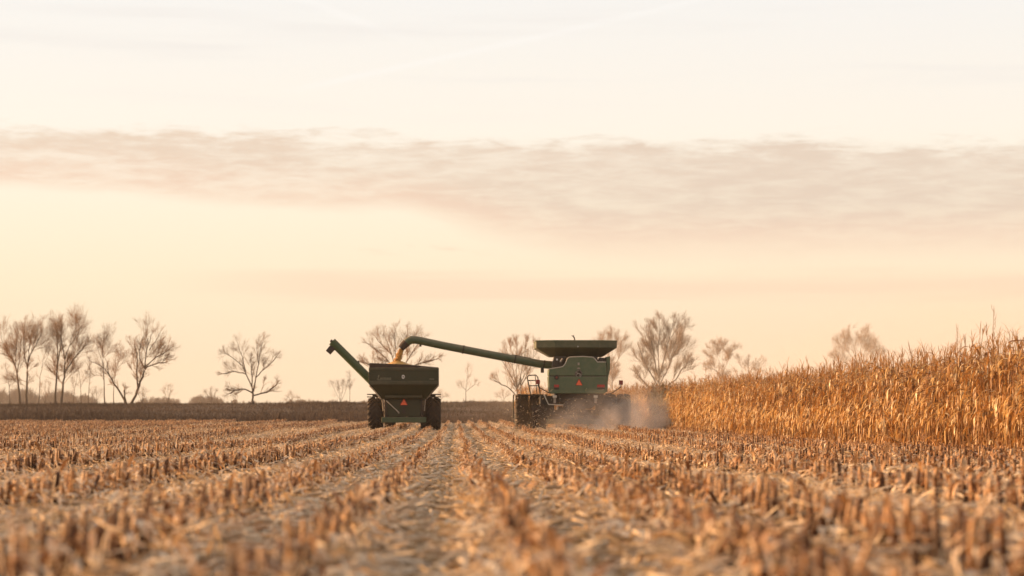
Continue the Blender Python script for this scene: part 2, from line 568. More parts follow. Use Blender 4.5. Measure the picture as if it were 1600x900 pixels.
def make_stub(r, detail=1):
    h = min(0.23, max(0.09, r.gauss(0.158, 0.024)))
    rad = r.uniform(0.0095, 0.0145)
    lean = np.array([r.uniform(-0.07, 0.07), r.uniform(-0.07, 0.07)])
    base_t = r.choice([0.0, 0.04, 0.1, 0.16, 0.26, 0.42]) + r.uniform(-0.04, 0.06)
    if detail:
        zs = [-0.05, 0.05, 0.065, h - 0.02, h]
        rs = [rad * 1.25, rad * 1.05, rad * 1.3, rad, rad * 0.95]
        sides = 6
    else:
        zs, rs, sides = [-0.05, h], [rad * 1.25, rad], 4
    pts = [(lean[0] * z, lean[1] * z, z) for z in zs]
    v, q, _ = t_tube(pts, rs, sides, 0)
    sl = r.uniform(-0.9, 0.9)
    v[-sides:, 2] += sl * (v[-sides:, 0] - pts[-1][0])
    tt = np.clip(base_t + (v[:, 2] / h - 0.5) * 0.25 + 0.12 * (v[:, 2] > h - 0.03), 0, 1)  # sunlit tops over dark sides painted in: tint lightens toward the cut
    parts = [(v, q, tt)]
    for i in range(r.randint(2, 5) if detail else r.randint(1, 3)):
        z = h * r.uniform(0.45, 1.0)
        a = r.uniform(0, 6.28)
        parts.append(leaf(r, (lean[0] * z + rad * math.cos(a), lean[1] * z + rad * math.sin(a), z), a, r.uniform(0.05, 0.16), r.uniform(0.012, 0.032),
                          r.uniform(-0.3, 1.2), r.uniform(1.0, 3.0), min(1, max(0, 0.30 + base_t * 0.6 + r.uniform(-0.15, 0.55))), 4 if detail else 2))
    if detail and r.random() < 0.5:   # brace roots
        for i in range(3):
            a = r.uniform(0, 6.28)
            parts.append(t_tube([(rad * math.cos(a), rad * math.sin(a), 0.07), (0.05 * math.cos(a), 0.05 * math.sin(a), -0.03)], [0.004, 0.003], 4, base_t * 0.6))
    return tpl_join(parts)


def make_residue(r):
    kind = r.random()
    if kind < 0.72:      # strips of leaf and husk lying about
        L = r.uniform(0.12, 0.42)
        parts = [leaf(r, (-L / 2, 0, r.uniform(0.0, 0.03)), r.uniform(-0.3, 0.3), L, r.uniform(0.008, 0.028), r.uniform(-0.1, 0.4), r.uniform(0.1, 1.5), r.uniform(0.3, 1.0), 5, 1.2)]
    elif kind < 0.86:    # husk: short, broad, cupped
        L = r.uniform(0.12, 0.2)
        parts = [leaf(r, (-L / 2, 0, 0.02), r.uniform(-0.4, 0.4), L, r.uniform(0.03, 0.055), r.uniform(0.0, 0.5), r.uniform(0.6, 1.6), r.uniform(0.6, 1.0), 4, 0.5)
                 for _ in range(2)]
    elif kind < 0.95:    # piece of stalk
        L = r.uniform(0.1, 0.4)
        z = r.uniform(0.01, 0.06)
        parts = [t_tube([(-L / 2, 0, z), (0, r.uniform(-.01, .01), z), (L / 2, 0, z + r.uniform(-.03, .06))], [0.01, 0.011, 0.009], 4, r.uniform(0.2, 0.8))]
    else:                # cob
        L = r.uniform(0.09, 0.16)
        parts = [t_tube([(-L / 2, 0, 0.02), (0, 0, 0.022), (L / 2, 0, 0.02)], [0.012, 0.014, 0.010], 6, r.uniform(0.25, 0.55))]
    return tpl_join(parts)


def make_corn(r, detail=1):
    """Stalk, leaves and ear of one dry corn plant."""
    h = r.uniform(1.95, 2.3)
    bx, by = r.gauss(0, 0.05), r.gauss(0, 0.05)
    zs = np.linspace(-0.05, h, 6 if detail else 4)
    ctr = lambda z: np.array([bx * (z / h) ** 2 * 2, by * (z / h) ** 2 * 2, z])
    rad = np.interp(zs, [0, h], [0.0135, 0.005])
    st_t = r.uniform(0.2, 0.5)
    stalk = [t_tube([ctr(z) for z in zs], rad, 5 if detail else 3, st_t, False)]
    for i in range(r.randint(3, 7)):          # tassel
        a = r.uniform(0, 6.28)
        stalk.append(leaf(r, ctr(h - 0.02), a, r.uniform(0.16, 0.36), 0.011, r.uniform(0.9, 1.5), r.uniform(0.2, 1.4), r.uniform(0.25, 0.6), 3, 0.1))
    leaves = []
    plane = r.uniform(0, 6.28)
    nl = r.randint(17, 21)
    for i in range(nl):
        z = 0.12 + (h - 0.2) * (i / nl) + r.uniform(-0.05, 0.05)
        a = plane + (i % 2) * math.pi + r.gauss(0, 0.5)
        low = 1 - z / h
        L = r.uniform(0.32, 0.66) * (1.0 - 0.35 * abs(z / h - 0.5)) * (0.8 if z > h * 0.85 else 1)
        rise = r.uniform(0.3, 1.2) - 0.9 * low * r.random()
        droop = r.uniform(1.4, 4.2)
        c0 = r.choice([0.1, 0.25, 0.35, 0.5, 0.65, 0.9]) + r.uniform(-0.1, 0.1) - 0.06 * low + 0.10
        p0 = ctr(z)
        if z < 0.7 and r.random() < 0.45:
            continue
        if low > 0.35 and L > z + 0.25:
            L = z + 0.25
        leaves.append(leaf(r, p0, a, L, r.uniform(0.018, 0.046), rise, droop, min(1, max(0, c0)), 6 if detail else 4, 1.4))
        if r.random() < 0.55:                # torn sheath hanging down the stalk
            leaves.append(leaf(r, p0, a + r.uniform(-1.5, 1.5), min(z, r.uniform(0.2, 0.5)), r.uniform(0.015, 0.035), -0.9, 1.2, min(1, max(0, c0 - 0.1)), 3, 0.8))
    ears = []
    for _ in range(1 if r.random() < 0.9 else 2):
        z = r.uniform(0.75, 1.15)
        a = plane + r.uniform(-0.5, 0.5)
        p = ctr(z)
        d = np.array([math.cos(a), math.sin(a), 0])
        tip = p + d * r.uniform(0.08, 0.2) + np.array([0, 0, -r.uniform(0.1, 0.22)])
        q0 = p + d * 0.05 + np.array([0, 0, 0.04])
        et = r.uniform(0.65, 0.98)
        ears.append(t_tube([p, q0, q0 * 0.6 + tip * 0.4, q0 * 0.25 + tip * 0.75, tip], [0.008, 0.022, 0.031, 0.024, 0.006], 6 if detail else 4, et, False))
        for k in range(3):
            ears.append(leaf(r, q0, a + r.uniform(-2, 2), r.uniform(0.14, 0.26), 0.045, -0.4, 1.5, min(1, et + r.uniform(-.15, .1)), 3, 0.6))
    return tpl_join(stalk), tpl_join(leaves), tpl_join(ears)


def scatter(tpls, pos, rz, tilt, tdir, scl):
    """Copies of random templates merged in one mesh (for stuff)."""
    n = len(pos)
    pick = rng.integers(0, len(tpls), n)
    Vs, Qs, Ts, off = [], [], [], 0
    for k, (V, Qd, T) in enumerate(tpls):
        s = np.where(pick == k)[0]
        if len(s) == 0:
            continue
        c, si = np.cos(rz[s]), np.sin(rz[s])
        z0 = np.zeros_like(c)
        Rz = np.stack([np.stack([c, -si, z0], -1), np.stack([si, c, z0], -1), np.stack([z0, z0, z0 + 1], -1)], 1)
        # tilt about a horizontal axis
        ax, ay = np.cos(tdir[s]), np.sin(tdir[s])
        ct, st = np.cos(tilt[s]), np.sin(tilt[s])
        Rt = np.stack([np.stack([ct + ax * ax * (1 - ct), ax * ay * (1 - ct), ay * st], -1),
                       np.stack([ax * ay * (1 - ct), ct + ay * ay * (1 - ct), -ax * st], -1),
                       np.stack([-ay * st, ax * st, ct], -1)], 1)
        M = Rt @ Rz * scl[s][:, None, None]
        W = np.einsum('nij,vj->nvi', M, V) + pos[s][:, None, :]
        Vs.append(W.reshape(-1, 3))
        Qs.append((Qd[None] + (np.arange(len(s)) * len(V))[:, None, None]).reshape(-1, 4) + off)
        Ts.append((np.clip(T[None] + rng.normal(0, 0.08, (len(s), 1)), 0, 1)).ravel())
        off += len(s) * len(V)
    return np.concatenate(Vs), np.concatenate(Qs), np.concatenate(Ts)


def screen(x, y, z):
    """Photo pixel of world points (arrays)."""
    p = np.stack([x, y, z - EYE], -1) @ np.array(CAMM)
    return 800 + FPX * p[..., 0] / -p[..., 2], 450 - FPX * p[..., 1] / -p[..., 2]


# ------------------------------------------------------------------ stubble
pr = random.Random(11)
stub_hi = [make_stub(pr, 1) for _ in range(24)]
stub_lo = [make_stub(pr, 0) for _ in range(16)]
CORN_K = 14                         # row index where uncut corn begins
rr_ = random.Random(21)
# some rows were pressed down by wheels: (height factor, share missing)
ROWST = {0: (1.0, 0.02), 1: (1.05, 0.02), 2: (1.15, 0.0), 3: (0.5, 0.75), 4: (1.25, 0.0), 5: (0.5, 0.75), 6: (0.5, 0.75), 7: (1.35, 0.0), 8: (0.5, 0.75), 9: (0.5, 0.75), 10: (1.4, 0.0), 11: (0.5, 0.7), 12: (0.5, 0.7), 13: (1.2, 0.05),
         -1: (1.0, 0.03), -2: (1.1, 0.03), -3: (0.5, 0.7), -4: (1.35, 0.02), -5: (0.5, 0.75), -6: (0.5, 0.7), -7: (1.35, 0.02), -8: (0.5, 0.75), -9: (0.55, 0.6), -10: (0.5, 0.75), -11: (0.8, 0.3), -12: (1.4, 0.02),
         -13: (0.5, 0.7), -14: (0.5, 0.7), -15: (0.9, 0.2), -16: (0.5, 0.7), -17: (1.4, 0.02)}
pts = []
for k in range(-52, CORN_K):
    x = ROW0 + ROW * k
    y = 5.2 + rng.uniform(0, 0.2)
    lst = []
    while y < 182:
        lst.append(y)
        y += abs(rng.normal(0.10, 0.05)) + 0.035
    yy = np.array(lst)
    xx = x + rng.normal(0, 0.02, len(yy)) + 0.05 * np.sin(yy * 0.13 + k)
    st = ROWST.get(k, (1.0, 0.06)) if k in ROWST else rr_.choice([(1.35, 0.03), (0.7, 0.4), (0.5, 0.7), (0.5, 0.7)])
    keep = rng.random(len(yy)) > st[1] + 0.25 * (np.sin(yy * 0.21 + k * 1.7) > 0.93)
    pts.append(np.stack([xx, yy, np.full(len(yy), st[0])], -1)[keep])
P = np.concatenate(pts)
rowh = P[:, 2]
P = P[:, :2]
lo_x = -0.20 * P[:, 1] - 3.5
hi_x = 0.245 * P[:, 1] + 1.5
ahead = (P[:, 1] > 134) & (P[:, 0] > 3.5)         # uncut corn in front of the combine
sel = (P[:, 0] > lo_x) & (P[:, 0] < hi_x) & ~ahead
P, rowh = P[sel], rowh[sel]
zg = gz(P[:, 0], P[:, 1]) + ridge(P[:, 0])
P3 = np.concatenate([P, zg[:, None]], 1)
sx, sy = screen(P3[:, 0], P3[:, 1], P3[:, 2] + 0.3)
inview = (sx > 10) & (sx < 1590) & (sy < 893)
order = np.argsort(np.where(inview, P3[:, 1], 1e9))
own = order[:300]
rest = np.setdiff1d(np.arange(len(P3)), own)
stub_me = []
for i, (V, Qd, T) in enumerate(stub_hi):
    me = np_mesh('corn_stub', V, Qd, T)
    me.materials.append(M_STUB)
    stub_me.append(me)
proto = bpy.data.objects.new('corn_stub', stub_me[0])
tag(proto, 'short cut corn stalk stub standing in a stubble row right in front', 'corn stub', 'cut corn stubs nearest in the stubble rows')
for n, i in enumerate(own):
    o = proto if n == 0 else proto.copy()
    o.data = stub_me[n % len(stub_me)]
    COL.objects.link(o)
    o.location = P3[i]
    o.rotation_euler = (rng.normal(0, 0.08) * (4 if n % 11 == 0 else 1), rng.normal(0, 0.08), rng.uniform(0, 6.28))
    s = rng.uniform(0.85, 1.12)
    o.scale = (s, s, s * rowh[i])
near = rest[P3[rest, 1] < 55]
farr = rest[P3[rest, 1] >= 55]


def mk(tp, ii, sc_lo, sc_hi, tl=0.07):
    n = len(ii)
    return scatter(tp, P3[ii], rng.uniform(0, 6.28, n), rng.normal(0, tl, n) * np.where(rng.random(n) < 0.10, 6, 1), rng.uniform(0, 6.28, n), rng.uniform(sc_lo, sc_hi, n) * rowh[ii])


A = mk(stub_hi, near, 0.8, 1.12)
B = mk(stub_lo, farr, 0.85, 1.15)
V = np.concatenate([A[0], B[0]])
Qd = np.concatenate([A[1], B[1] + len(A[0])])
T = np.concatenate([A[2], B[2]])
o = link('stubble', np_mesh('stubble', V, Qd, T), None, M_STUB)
tag(o, 'rows of cut corn stubble running across the harvested field', 'stubble', kind='stuff')

# residue: leaves, husks, cobs between and over the rows
res_t = [make_residue(pr) for _ in range(60)]
row_t = []


def res_field(y0, y1, dens, scale, on_row=0.0):
    ar_n = int(dens * (0.445 * (y1 * y1 - y0 * y0) / 2 + 5 * (y1 - y0)))
    y = np.sqrt(rng.uniform(y0 * y0, y1 * y1, ar_n))
    x = rng.uniform(-0.20 * y - 3.0, 0.245 * y + 1.5)
    if on_row:
        s = rng.random(ar_n) < on_row
        k = np.round((x - ROW0) / ROW)
        x = np.where(s, ROW0 + k * ROW + rng.normal(0, 0.065, ar_n), x)
    else:
        s = np.zeros(ar_n, bool)
        k = np.round((x - ROW0) / ROW)
    lane = (np.floor((x - ROW0) / ROW) + 0.5) * ROW + ROW0
    x = np.where(s, x, lane + rng.uniform(-0.27, 0.27, ar_n) + rng.normal(0, 0.03, ar_n))
    keep = (x < ROW0 + ROW * (CORN_K + 1)) & ~((y > 134) & (x > 3.5))
    x, y, s = x[keep], y[keep], s[keep]
    z = gz(x, y) + ridge(x) + np.where(s, rng.uniform(0.0, 0.13, len(x)), rng.uniform(0, 0.032, len(x)))
    n = len(x)
    return scatter(res_t, np.stack([x, y, z], -1), rng.uniform(0, 6.28, n), rng.normal(0, np.where(s, 0.7, 0.19), n), rng.uniform(0, 6.28, n), rng.uniform(0.6, 1.15, n) * scale * np.where(s, 0.55, 1.0))


out = [res_field(5.0, 28, 430, 0.95, 0.12), res_field(28, 62, 190, 1.0, 0.14), res_field(62, 120, 55, 1.1, 0.25), res_field(120, 181, 14, 1.3, 0.5)]
off = 0
Vs, Qs, Ts = [], [], []
for v, q, t in out:
    Vs.append(v)
    Qs.append(q + off)
    Ts.append(t)
    off += len(v)
o = link('corn_residue', np_mesh('corn_residue', np.concatenate(Vs), np.concatenate(Qs), np.concatenate(Ts)), None, M_RES)
tag(o, 'pale dry leaves, husks and cobs littering the ground between stubble rows', 'crop residue', kind='stuff')

# ------------------------------------------------------------------ standing corn
cr = random.Random(5)
corn_hi = [make_corn(cr, 1) for _ in range(16)]
corn_lo = [tpl_join(make_corn(cr, 0)) for _ in range(14)]
corn_hi_all = [tpl_join(c) for c in corn_hi]
cp = []
for k in range(CORN_K, CORN_K + 11):
    x = ROW0 + ROW * k - 0.5
    y = 37.0 + rng.uniform(0, 0.2)
    sp_ = 0.15 if k < CORN_K + 4 else 0.19
    while y < 150:
        cp.append((x + rng.normal(0, 0.035), y, k))
        y += abs(rng.normal(sp_, 0.035)) + 0.02
for k in range(5, CORN_K):
    x = ROW0 + ROW * k
    y = (134.5 if k > 4 else 142) + rng.uniform(0, 0.2)
    while y < 150:
        cp.append((x + rng.normal(0, 0.035), y, k))
        y += abs(rng.normal(0.17, 0.035)) + 0.02
cp = np.array(cp)
cz = gz(cp[:, 0], cp[:, 1])
c3 = np.stack([cp[:, 0], cp[:, 1], cz], -1)
sx, sy = screen(c3[:, 0], c3[:, 1], c3[:, 2] + 1.3)
front = (cp[:, 2] == CORN_K) & (sx < 1594) & (sx > 0)
order = np.argsort(np.where(front, c3[:, 1], 1e9))
own = order[:300]
hts = rng.normal(1.0, 0.055, len(c3))
corn_me = []
for a, b_, c in corn_hi:
    ms_ = []
    for nm, (V, Qd, T) in (('corn_plant', a), ('leaves', b_), ('ear', c)):
        me = np_mesh(nm, V, Qd, T)
        me.materials.append(M_CORN)
        ms_.append(me)
    corn_me.append(ms_)
root = bpy.data.objects.new('corn_plant', corn_me[0][0])
tag(root, 'dry tan corn plant standing in the front row of the uncut corn', 'corn plant', 'corn plants in the front row of the uncut corn')
c_leaf = bpy.data.objects.new('leaves', corn_me[0][1])
c_ear = bpy.data.objects.new('ear', corn_me[0][2])
for n, i in enumerate(own):
    first = n == 0
    a = root if first else root.copy()
    b_ = c_leaf if first else c_leaf.copy()
    c = c_ear if first else c_ear.copy()
    v = n % len(corn_me)
    v = int(rng.integers(0, len(corn_me)))
    a.data, b_.data, c.data = corn_me[v]
    for q in (a, b_, c):
        COL.objects.link(q)
    b_.parent = a
    c.parent = a
    a.location = c3[i]
    lean = 0.5 if rng.random() < 0.015 else 0.05
    a.rotation_euler = (rng.normal(0, 0.05), rng.normal(0, lean), rng.uniform(0, 6.28))
    a.scale = (1, 1, hts[i])
rest = np.setdiff1d(np.arange(len(c3)), own)
nearm = c3[rest, 1] < 95
out = []
for tp, ii in ((corn_hi_all, rest[nearm]), (corn_lo, rest[~nearm])):
    n = len(ii)
    out.append(scatter(tp, c3[ii], rng.uniform(0, 6.28, n), rng.normal(0, 0.05, n) * np.where(rng.random(n) < 0.02, 6, 1), rng.uniform(0, 6.28, n), hts[ii]))
o = link('standing_corn', np_mesh('standing_corn', np.concatenate([out[0][0], out[1][0]]), np.concatenate([out[0][1], out[1][1] + len(out[0][0])]),
                                  np.concatenate([out[0][2], out[1][2]])), None, M_CORN)
tag(o, 'dense block of dry uncut corn behind the front row and before the combine', 'corn', kind='stuff')


# tall weed stems rising out of the corn
def tall_weed(px, py, Y, label):
    p = pix(px, py, Y)
    t = empty('tall_weed', (p.x, Y, float(gz(p.x, Y))), label, 'weed')
    h = p.z - t.location.z
    r = random.Random(int(px))
    mb = [t_tube([(0, 0, 0), (0.02, 0, h * 0.4), (-0.03, 0.02, h * 0.75), (0.0, 0, h)], [0.012, 0.01, 0.007, 0.003], 5, 0.3, False)]
    tw = []
    for k in range(9):
        z = h * (0.72 + 0.27 * k / 9)
        a = r.uniform(0, 6.28)
        d = np.array([math.cos(a), math.sin(a), 1.6])
        b0 = np.array([0, 0, z])
        tw.append(t_tube([b0, b0 + d * 0.05, b0 + d * 0.05 + np.array([0, 0, 0.1])], [0.005, 0.004, 0.002], 4, 0.35, False))
    for nm, pp in (('stem', mb), ('twigs', tw)):
        V, Qd, T = tpl_join(pp)
        link(nm, np_mesh(nm, V, Qd, T), t, M_CORN)


tall_weed(1553, 478, 55, 'tallest thin weed stem poking far above the corn')
tall_weed(1497, 508, 58, 'short thin weed stem poking just above the corn')


# ------------------------------------------------------------------ trees
class Poly:
    """Collects branch polylines by point count and turns them into tubes in one go."""

    def __init__(self):
        self.d = {}

    def add(self, pts, rad):
        self.d.setdefault(len(pts), ([], []))
        self.d[len(pts)][0].append(pts)
        self.d[len(pts)][1].append(rad)

    def mesh(self, name, sides):
        Vs, Qs, off = [], [], 0
        for k, (pp, rr) in self.d.items():
            Pn = np.asarray(pp, float)
            Rn = np.asarray(rr, float)
            d = np.gradient(Pn, axis=1)
            d /= np.linalg.norm(d, axis=2)[..., None] + 1e-9
            ref = np.array([0.3, 0.9, 0.31])
            s = np.cross(d, ref)
            s /= np.linalg.norm(s, axis=2)[..., None] + 1e-9
            u = np.cross(d, s)
            a = np.arange(sides) * 2 * np.pi / sides
            V = Pn[:, :, None] + Rn[:, :, None, None] * (np.cos(a)[:, None] * s[:, :, None] + np.sin(a)[:, None] * u[:, :, None])
            n = len(Pn)
            q = []
            for i in range(k - 1):
                for j in range(sides):
                    q.append((i * sides + j, i * sides + (j + 1) % sides, (i + 1) * sides + (j + 1) % sides, (i + 1) * sides + j))
            q = np.array(q)
            Qs.append((q[None] + (np.arange(n) * k * sides)[:, None, None]).reshape(-1, 4) + off)
            Vs.append(V.reshape(-1, 3))
            off += n * k * sides
        return np_mesh(name, np.concatenate(Vs), np.concatenate(Qs))


def unit(v):
    return v / (np.linalg.norm(v) + 1e-9)


def grow(r, crown, p, d, L, rad, lvl, prm):
    """One side branch with its own twigs."""
    n = {1: 5, 2: 4, 3: 3}[lvl]
    pts, q, dd = [p], p, d
    for i in range(n - 1):
        dd = unit(dd + r.normal(0, 0.17, 3) + np.array([prm.get('wind', 0.0), 0, prm['up']]) * 0.16)
        q = q + dd * L / (n - 1)
        pts.append(q)
    crown.add(pts, np.linspace(rad, rad * 0.45, n))
    if lvl >= 3:
        return
    cnt = max(3, int(L * prm['dens'][lvl - 1] * 1.1 * r.uniform(0.8, 1.2)))
    for c in range(cnt):
        t = r.uniform(0.18, 1.0)
        f = t * (n - 1)
        i = min(n - 2, int(f))
        b0 = pts[i] + (pts[i + 1] - pts[i]) * (f - i)
        bd = unit(pts[i + 1] - pts[i])
        ang = r.uniform(0.25, 0.7)
        ax = unit(np.cross(bd, r.normal(0, 1, 3)))
        nd = unit(bd * math.cos(ang) + ax * math.sin(ang) + np.array([0, 0, 0.12]))
        grow(r, crown, b0, nd, max(0.5, L * r.uniform(0.42, 0.75) * (1.15 - 0.5 * t)), max(prm['rmin'], rad * 0.55), lvl + 1, prm)


def tree(name, label, cat, Y, base, limbs, seed, group=None, side=0.34, dens=(3.4, 5.0), rmin=0.007, up=0.28, r0=None, wind=0.0, mat=None, start=0.3, fill=1.0):
    """limbs: polylines in photo pixels, turned into metres in the tree's own plane at depth Y."""
    r = np.random.default_rng(seed)
    s = FPX / Y
    pb = pix(base[0], base[1], Y)
    zb = float(gz(pb.x, Y)) - 0.1
    t = empty(name, (pb.x, Y, zb), label, cat, group)
    trunk, crown = Poly(), Poly()
    H = max((base[1] - min(p[1] for l in limbs for p in l)) / s, 1.0)
    r0 = (r0 or 0.018 * H + 0.05) * 0.72
    prm = dict(dens=dens, rmin=rmin, up=up, wind=wind)
    dz0 = pb.z - zb
    depth = {}
    for li, l in enumerate(limbs):
        first = (round(l[0][0]), round(l[0][1]))
        P_ = []
        dy_end = r.normal(0, 0.28) * H * 0.5 if li else 0.0
        yb = depth.get(first, 0.0)
        for i, (px, py) in enumerate(l):
            x = (px - base[0]) / s
            z = (base[1] - py) / s + dz0
            if li == 0 and i == 0:
                z = 0.0
            f = i / (len(l) - 1)
            yv = yb + dy_end * f
            depth[(round(px), round(py))] = yv
            P_.append((x, yv, z))
        P_ = np.array(P_)
        # resample smoothly
        m = 9
        tt = np.linspace(0, 1, len(P_))
        ti = np.linspace(0, 1, m)
        S = np.stack([np.interp(ti, tt, P_[:, c]) for c in range(3)], -1)
        S[1:-1] = 0.25 * S[:-2] + 0.5 * S[1:-1] + 0.25 * S[2:]
        S[1:-1] += r.normal(0, 0.05 * H / 12, (m - 2, 3))
        hrel = S[:, 2] / H
        ra = np.maximum(r0 * (1 - 0.86 * np.clip(hrel, 0, 1)) * (1.0 if li == 0 else 0.78), 0.022)
        ra[-1] = 0.02
        if li == 0:
            ra[0] *= 1.25
        trunk.add(list(S), ra)
        L = np.linalg.norm(np.diff(S, axis=0), axis=1).sum()
        cnt = max(8, int(L * 2.4 * fill))
        for c in range(cnt):
            f = r.uniform(start, 1.0) if li == 0 and len(limbs) > 1 else r.uniform(0.22, 1.0)
            if c < 3:
                f = 0.97
            if f * L < 0.1 or (S[min(m - 1, int(f * (m - 1)))][2] < 0.16 * H):
                continue
            q = f * (m - 1)
            i = min(m - 2, int(q))
            b0 = S[i] + (S[i + 1] - S[i]) * (q - i)
            bd = unit(S[i + 1] - S[i])
            ang = r.uniform(0.3, 1.05) if c >= 3 else r.uniform(0.05, 0.4)
            ax = unit(np.cross(bd, r.normal(0, 1, 3)))
            nd = unit(bd * math.cos(ang) + ax * math.sin(ang) + np.array([0, 0, 0.15]))
            bl = H * side * 1.5 * r.uniform(0.45, 1.0) * (1.1 - 0.72 * f) * (0.6 if c < 3 else 1.0)
            grow(r, crown, b0, nd, max(bl, 0.5), max(rmin * 1.5, min(0.05, ra[i] * 0.4)), 1, prm)
    link('trunk', trunk.mesh('trunk', 7), t, M_BARK)
    link('crown', crown.mesh('crown', 3), t, mat or M_TWIG)
    return t


G1 = 'bare trees along the far edge of the field'
TY = 420.0
# left clump
tree('bare_tree', 'bare leaning tree at the far left edge of the clump', 'tree', TY, (31, 628), [[(31, 628), (29, 600), (24, 570), (14, 556), (6, 545)], [(24, 570), (24, 550), (26, 530), (28, 514)], [(26, 585), (31, 560), (33, 540)], [(14, 556), (4, 532), (2, 520)]], 1, G1, dens=(3.2, 4.5), fill=0.8, side=0.28)
tree('bare_tree', 'tall forked tree with two long upright limbs, second from left', 'tree', TY, (41, 628), [[(41, 628), (42, 600), (42, 577)], [(42, 577), (37, 555), (36, 530), (38, 504)], [(42, 577), (47, 553), (55, 525), (63, 503)], [(42, 577), (44, 548), (46, 520)], [(47, 553), (58, 540), (68, 520)]], 2, G1, dens=(3.6, 5), fill=0.8, side=0.28)
tree('bare_tree', 'thin pale leaning tree between the two big left forks', 'tree', TY, (60, 627), [[(60, 627), (62, 600), (64, 575), (68, 555), (77, 540)], [(64, 575), (72, 562), (76, 550)]], 3, G1, side=0.24, r0=0.11, dens=(2.6, 4))
tree('bare_tree', 'straight slim tree with twin leaders left of the broad fork', 'tree', TY, (86, 628), [[(86, 628), (87, 600), (90, 565), (88, 535), (86, 508)], [(90, 565), (95, 540), (97, 512)]], 4, G1, side=0.22, dens=(3.4, 5), fill=0.6)
tree('bare_tree', 'broad forked tree whose limbs sweep out to the right', 'tree', TY, (96, 628), [[(96, 628), (98, 600), (101, 578), (101, 562)], [(101, 562), (108, 540), (113, 515), (116, 504)], [(101, 562), (97, 540), (95, 520), (97, 506)], [(100, 585), (112, 566), (125, 548), (138, 538)], [(108, 540), (120, 522), (127, 507)]], 5, G1, dens=(3.6, 5), fill=0.8, side=0.28)
tree('sapling', 'small bare sapling just right of the broad forked tree', 'tree', TY, (114, 629), [[(114, 629), (116, 610), (120, 590)], [(116, 610), (113, 596)]], 6, G1, side=0.3, r0=0.09, dens=(3, 4))
tree('bare_tree', 'slender bare tree standing alone in the middle of the left clump', 'tree', TY, (127, 629), [[(127, 629), (126, 605), (124, 585), (120, 572)], [(126, 605), (133, 588), (136, 572)]], 7, G1, side=0.3, r0=0.1, dens=(3, 4))
tree('bare_tree', 'thin upright pole-like bare tree beside the slender one', 'tree', TY, (138, 629), [[(138, 629), (139, 605), (140, 585), (139, 562)]], 8, G1, side=0.22, r0=0.1, dens=(2.6, 4))
tree('bare_tree', 'straight tree with a round twiggy top behind the leaning limb', 'tree', TY, (164, 630), [[(164, 630), (162, 600), (161, 570), (159, 545), (162, 524)], [(161, 570), (152, 550), (147, 534)], [(159, 545), (168, 535), (170, 526)]], 9, G1, side=0.28, r0=0.16, dens=(3.8, 5))
tree('bare_tree', 'small twiggy tree between the two big leaning trunks', 'tree', TY + 4, (178, 630), [[(178, 630), (177, 605), (180, 580), (186, 562), (189, 546)], [(180, 580), (190, 568), (196, 560)]], 10, G1, side=0.28, r0=0.11, dens=(4, 5))
tree('bare_tree', 'heavy old trunk leaning left with a long bent limb', 'tree', TY, (198, 630), [[(198, 630), (190, 616), (178, 600), (170, 585), (162, 575)], [(162, 575), (150, 568), (140, 565), (136, 556)], [(170, 585), (166, 566), (160, 555)], [(196, 626), (195, 615), (197, 608)]], 11, G1, side=0.2, r0=0.3, dens=(3, 4))
tree('bare_tree', 'heavy old trunk leaning right with a wide open crown', 'tree', TY, (204, 630), [[(204, 630), (214, 612), (220, 594), (226, 577)], [(226, 577), (229, 555), (235, 538), (243, 522)], [(228, 572), (240, 560), (255, 552), (265, 543)], [(226, 577), (218, 562), (214, 548), (224, 520)], [(215, 606), (212, 585), (213, 560), (208, 535)], [(232, 548), (244, 530), (250, 518)], [(227, 574), (242, 568), (256, 566)], [(235, 538), (230, 522), (228, 510)]], 12, G1, side=0.22, r0=0.34, dens=(3.0, 4.2), wind=0.25)
tree('sapling', 'short leafless sapling low at the far left', 'tree', TY - 4, (15, 629), [[(15, 629), (14, 606), (12, 590), (8, 575)], [(14, 606), (18, 592), (22, 580)]], 13, G1, side=0.3, r0=0.1, dens=(3, 4))
# lone tree
tree('bare_tree', 'lone wide bare tree with many curving limbs, standing by itself', 'tree', TY - 10, (396, 629), [[(396, 629), (395, 618), (395, 610)], [(395, 612), (394, 590), (392, 570), (391, 560)], [(396, 612), (400, 590), (404, 568), (408, 545), (414, 528)], [(394, 605), (384, 580), (374, 566), (360, 556), (350, 552)], [(384, 580), (380, 560), (374, 545), (370, 533)], [(400, 590), (412, 578), (426, 568), (436, 556)], [(396, 618), (406, 616), (420, 612), (434, 600)], [(395, 615), (385, 608), (370, 608), (356, 616)], [(384, 585), (365, 580), (348, 585)], [(404, 568), (401, 545), (404, 530)]], 14, G1, side=0.2, r0=0.26, dens=(3.4, 4.6), wind=0.2)
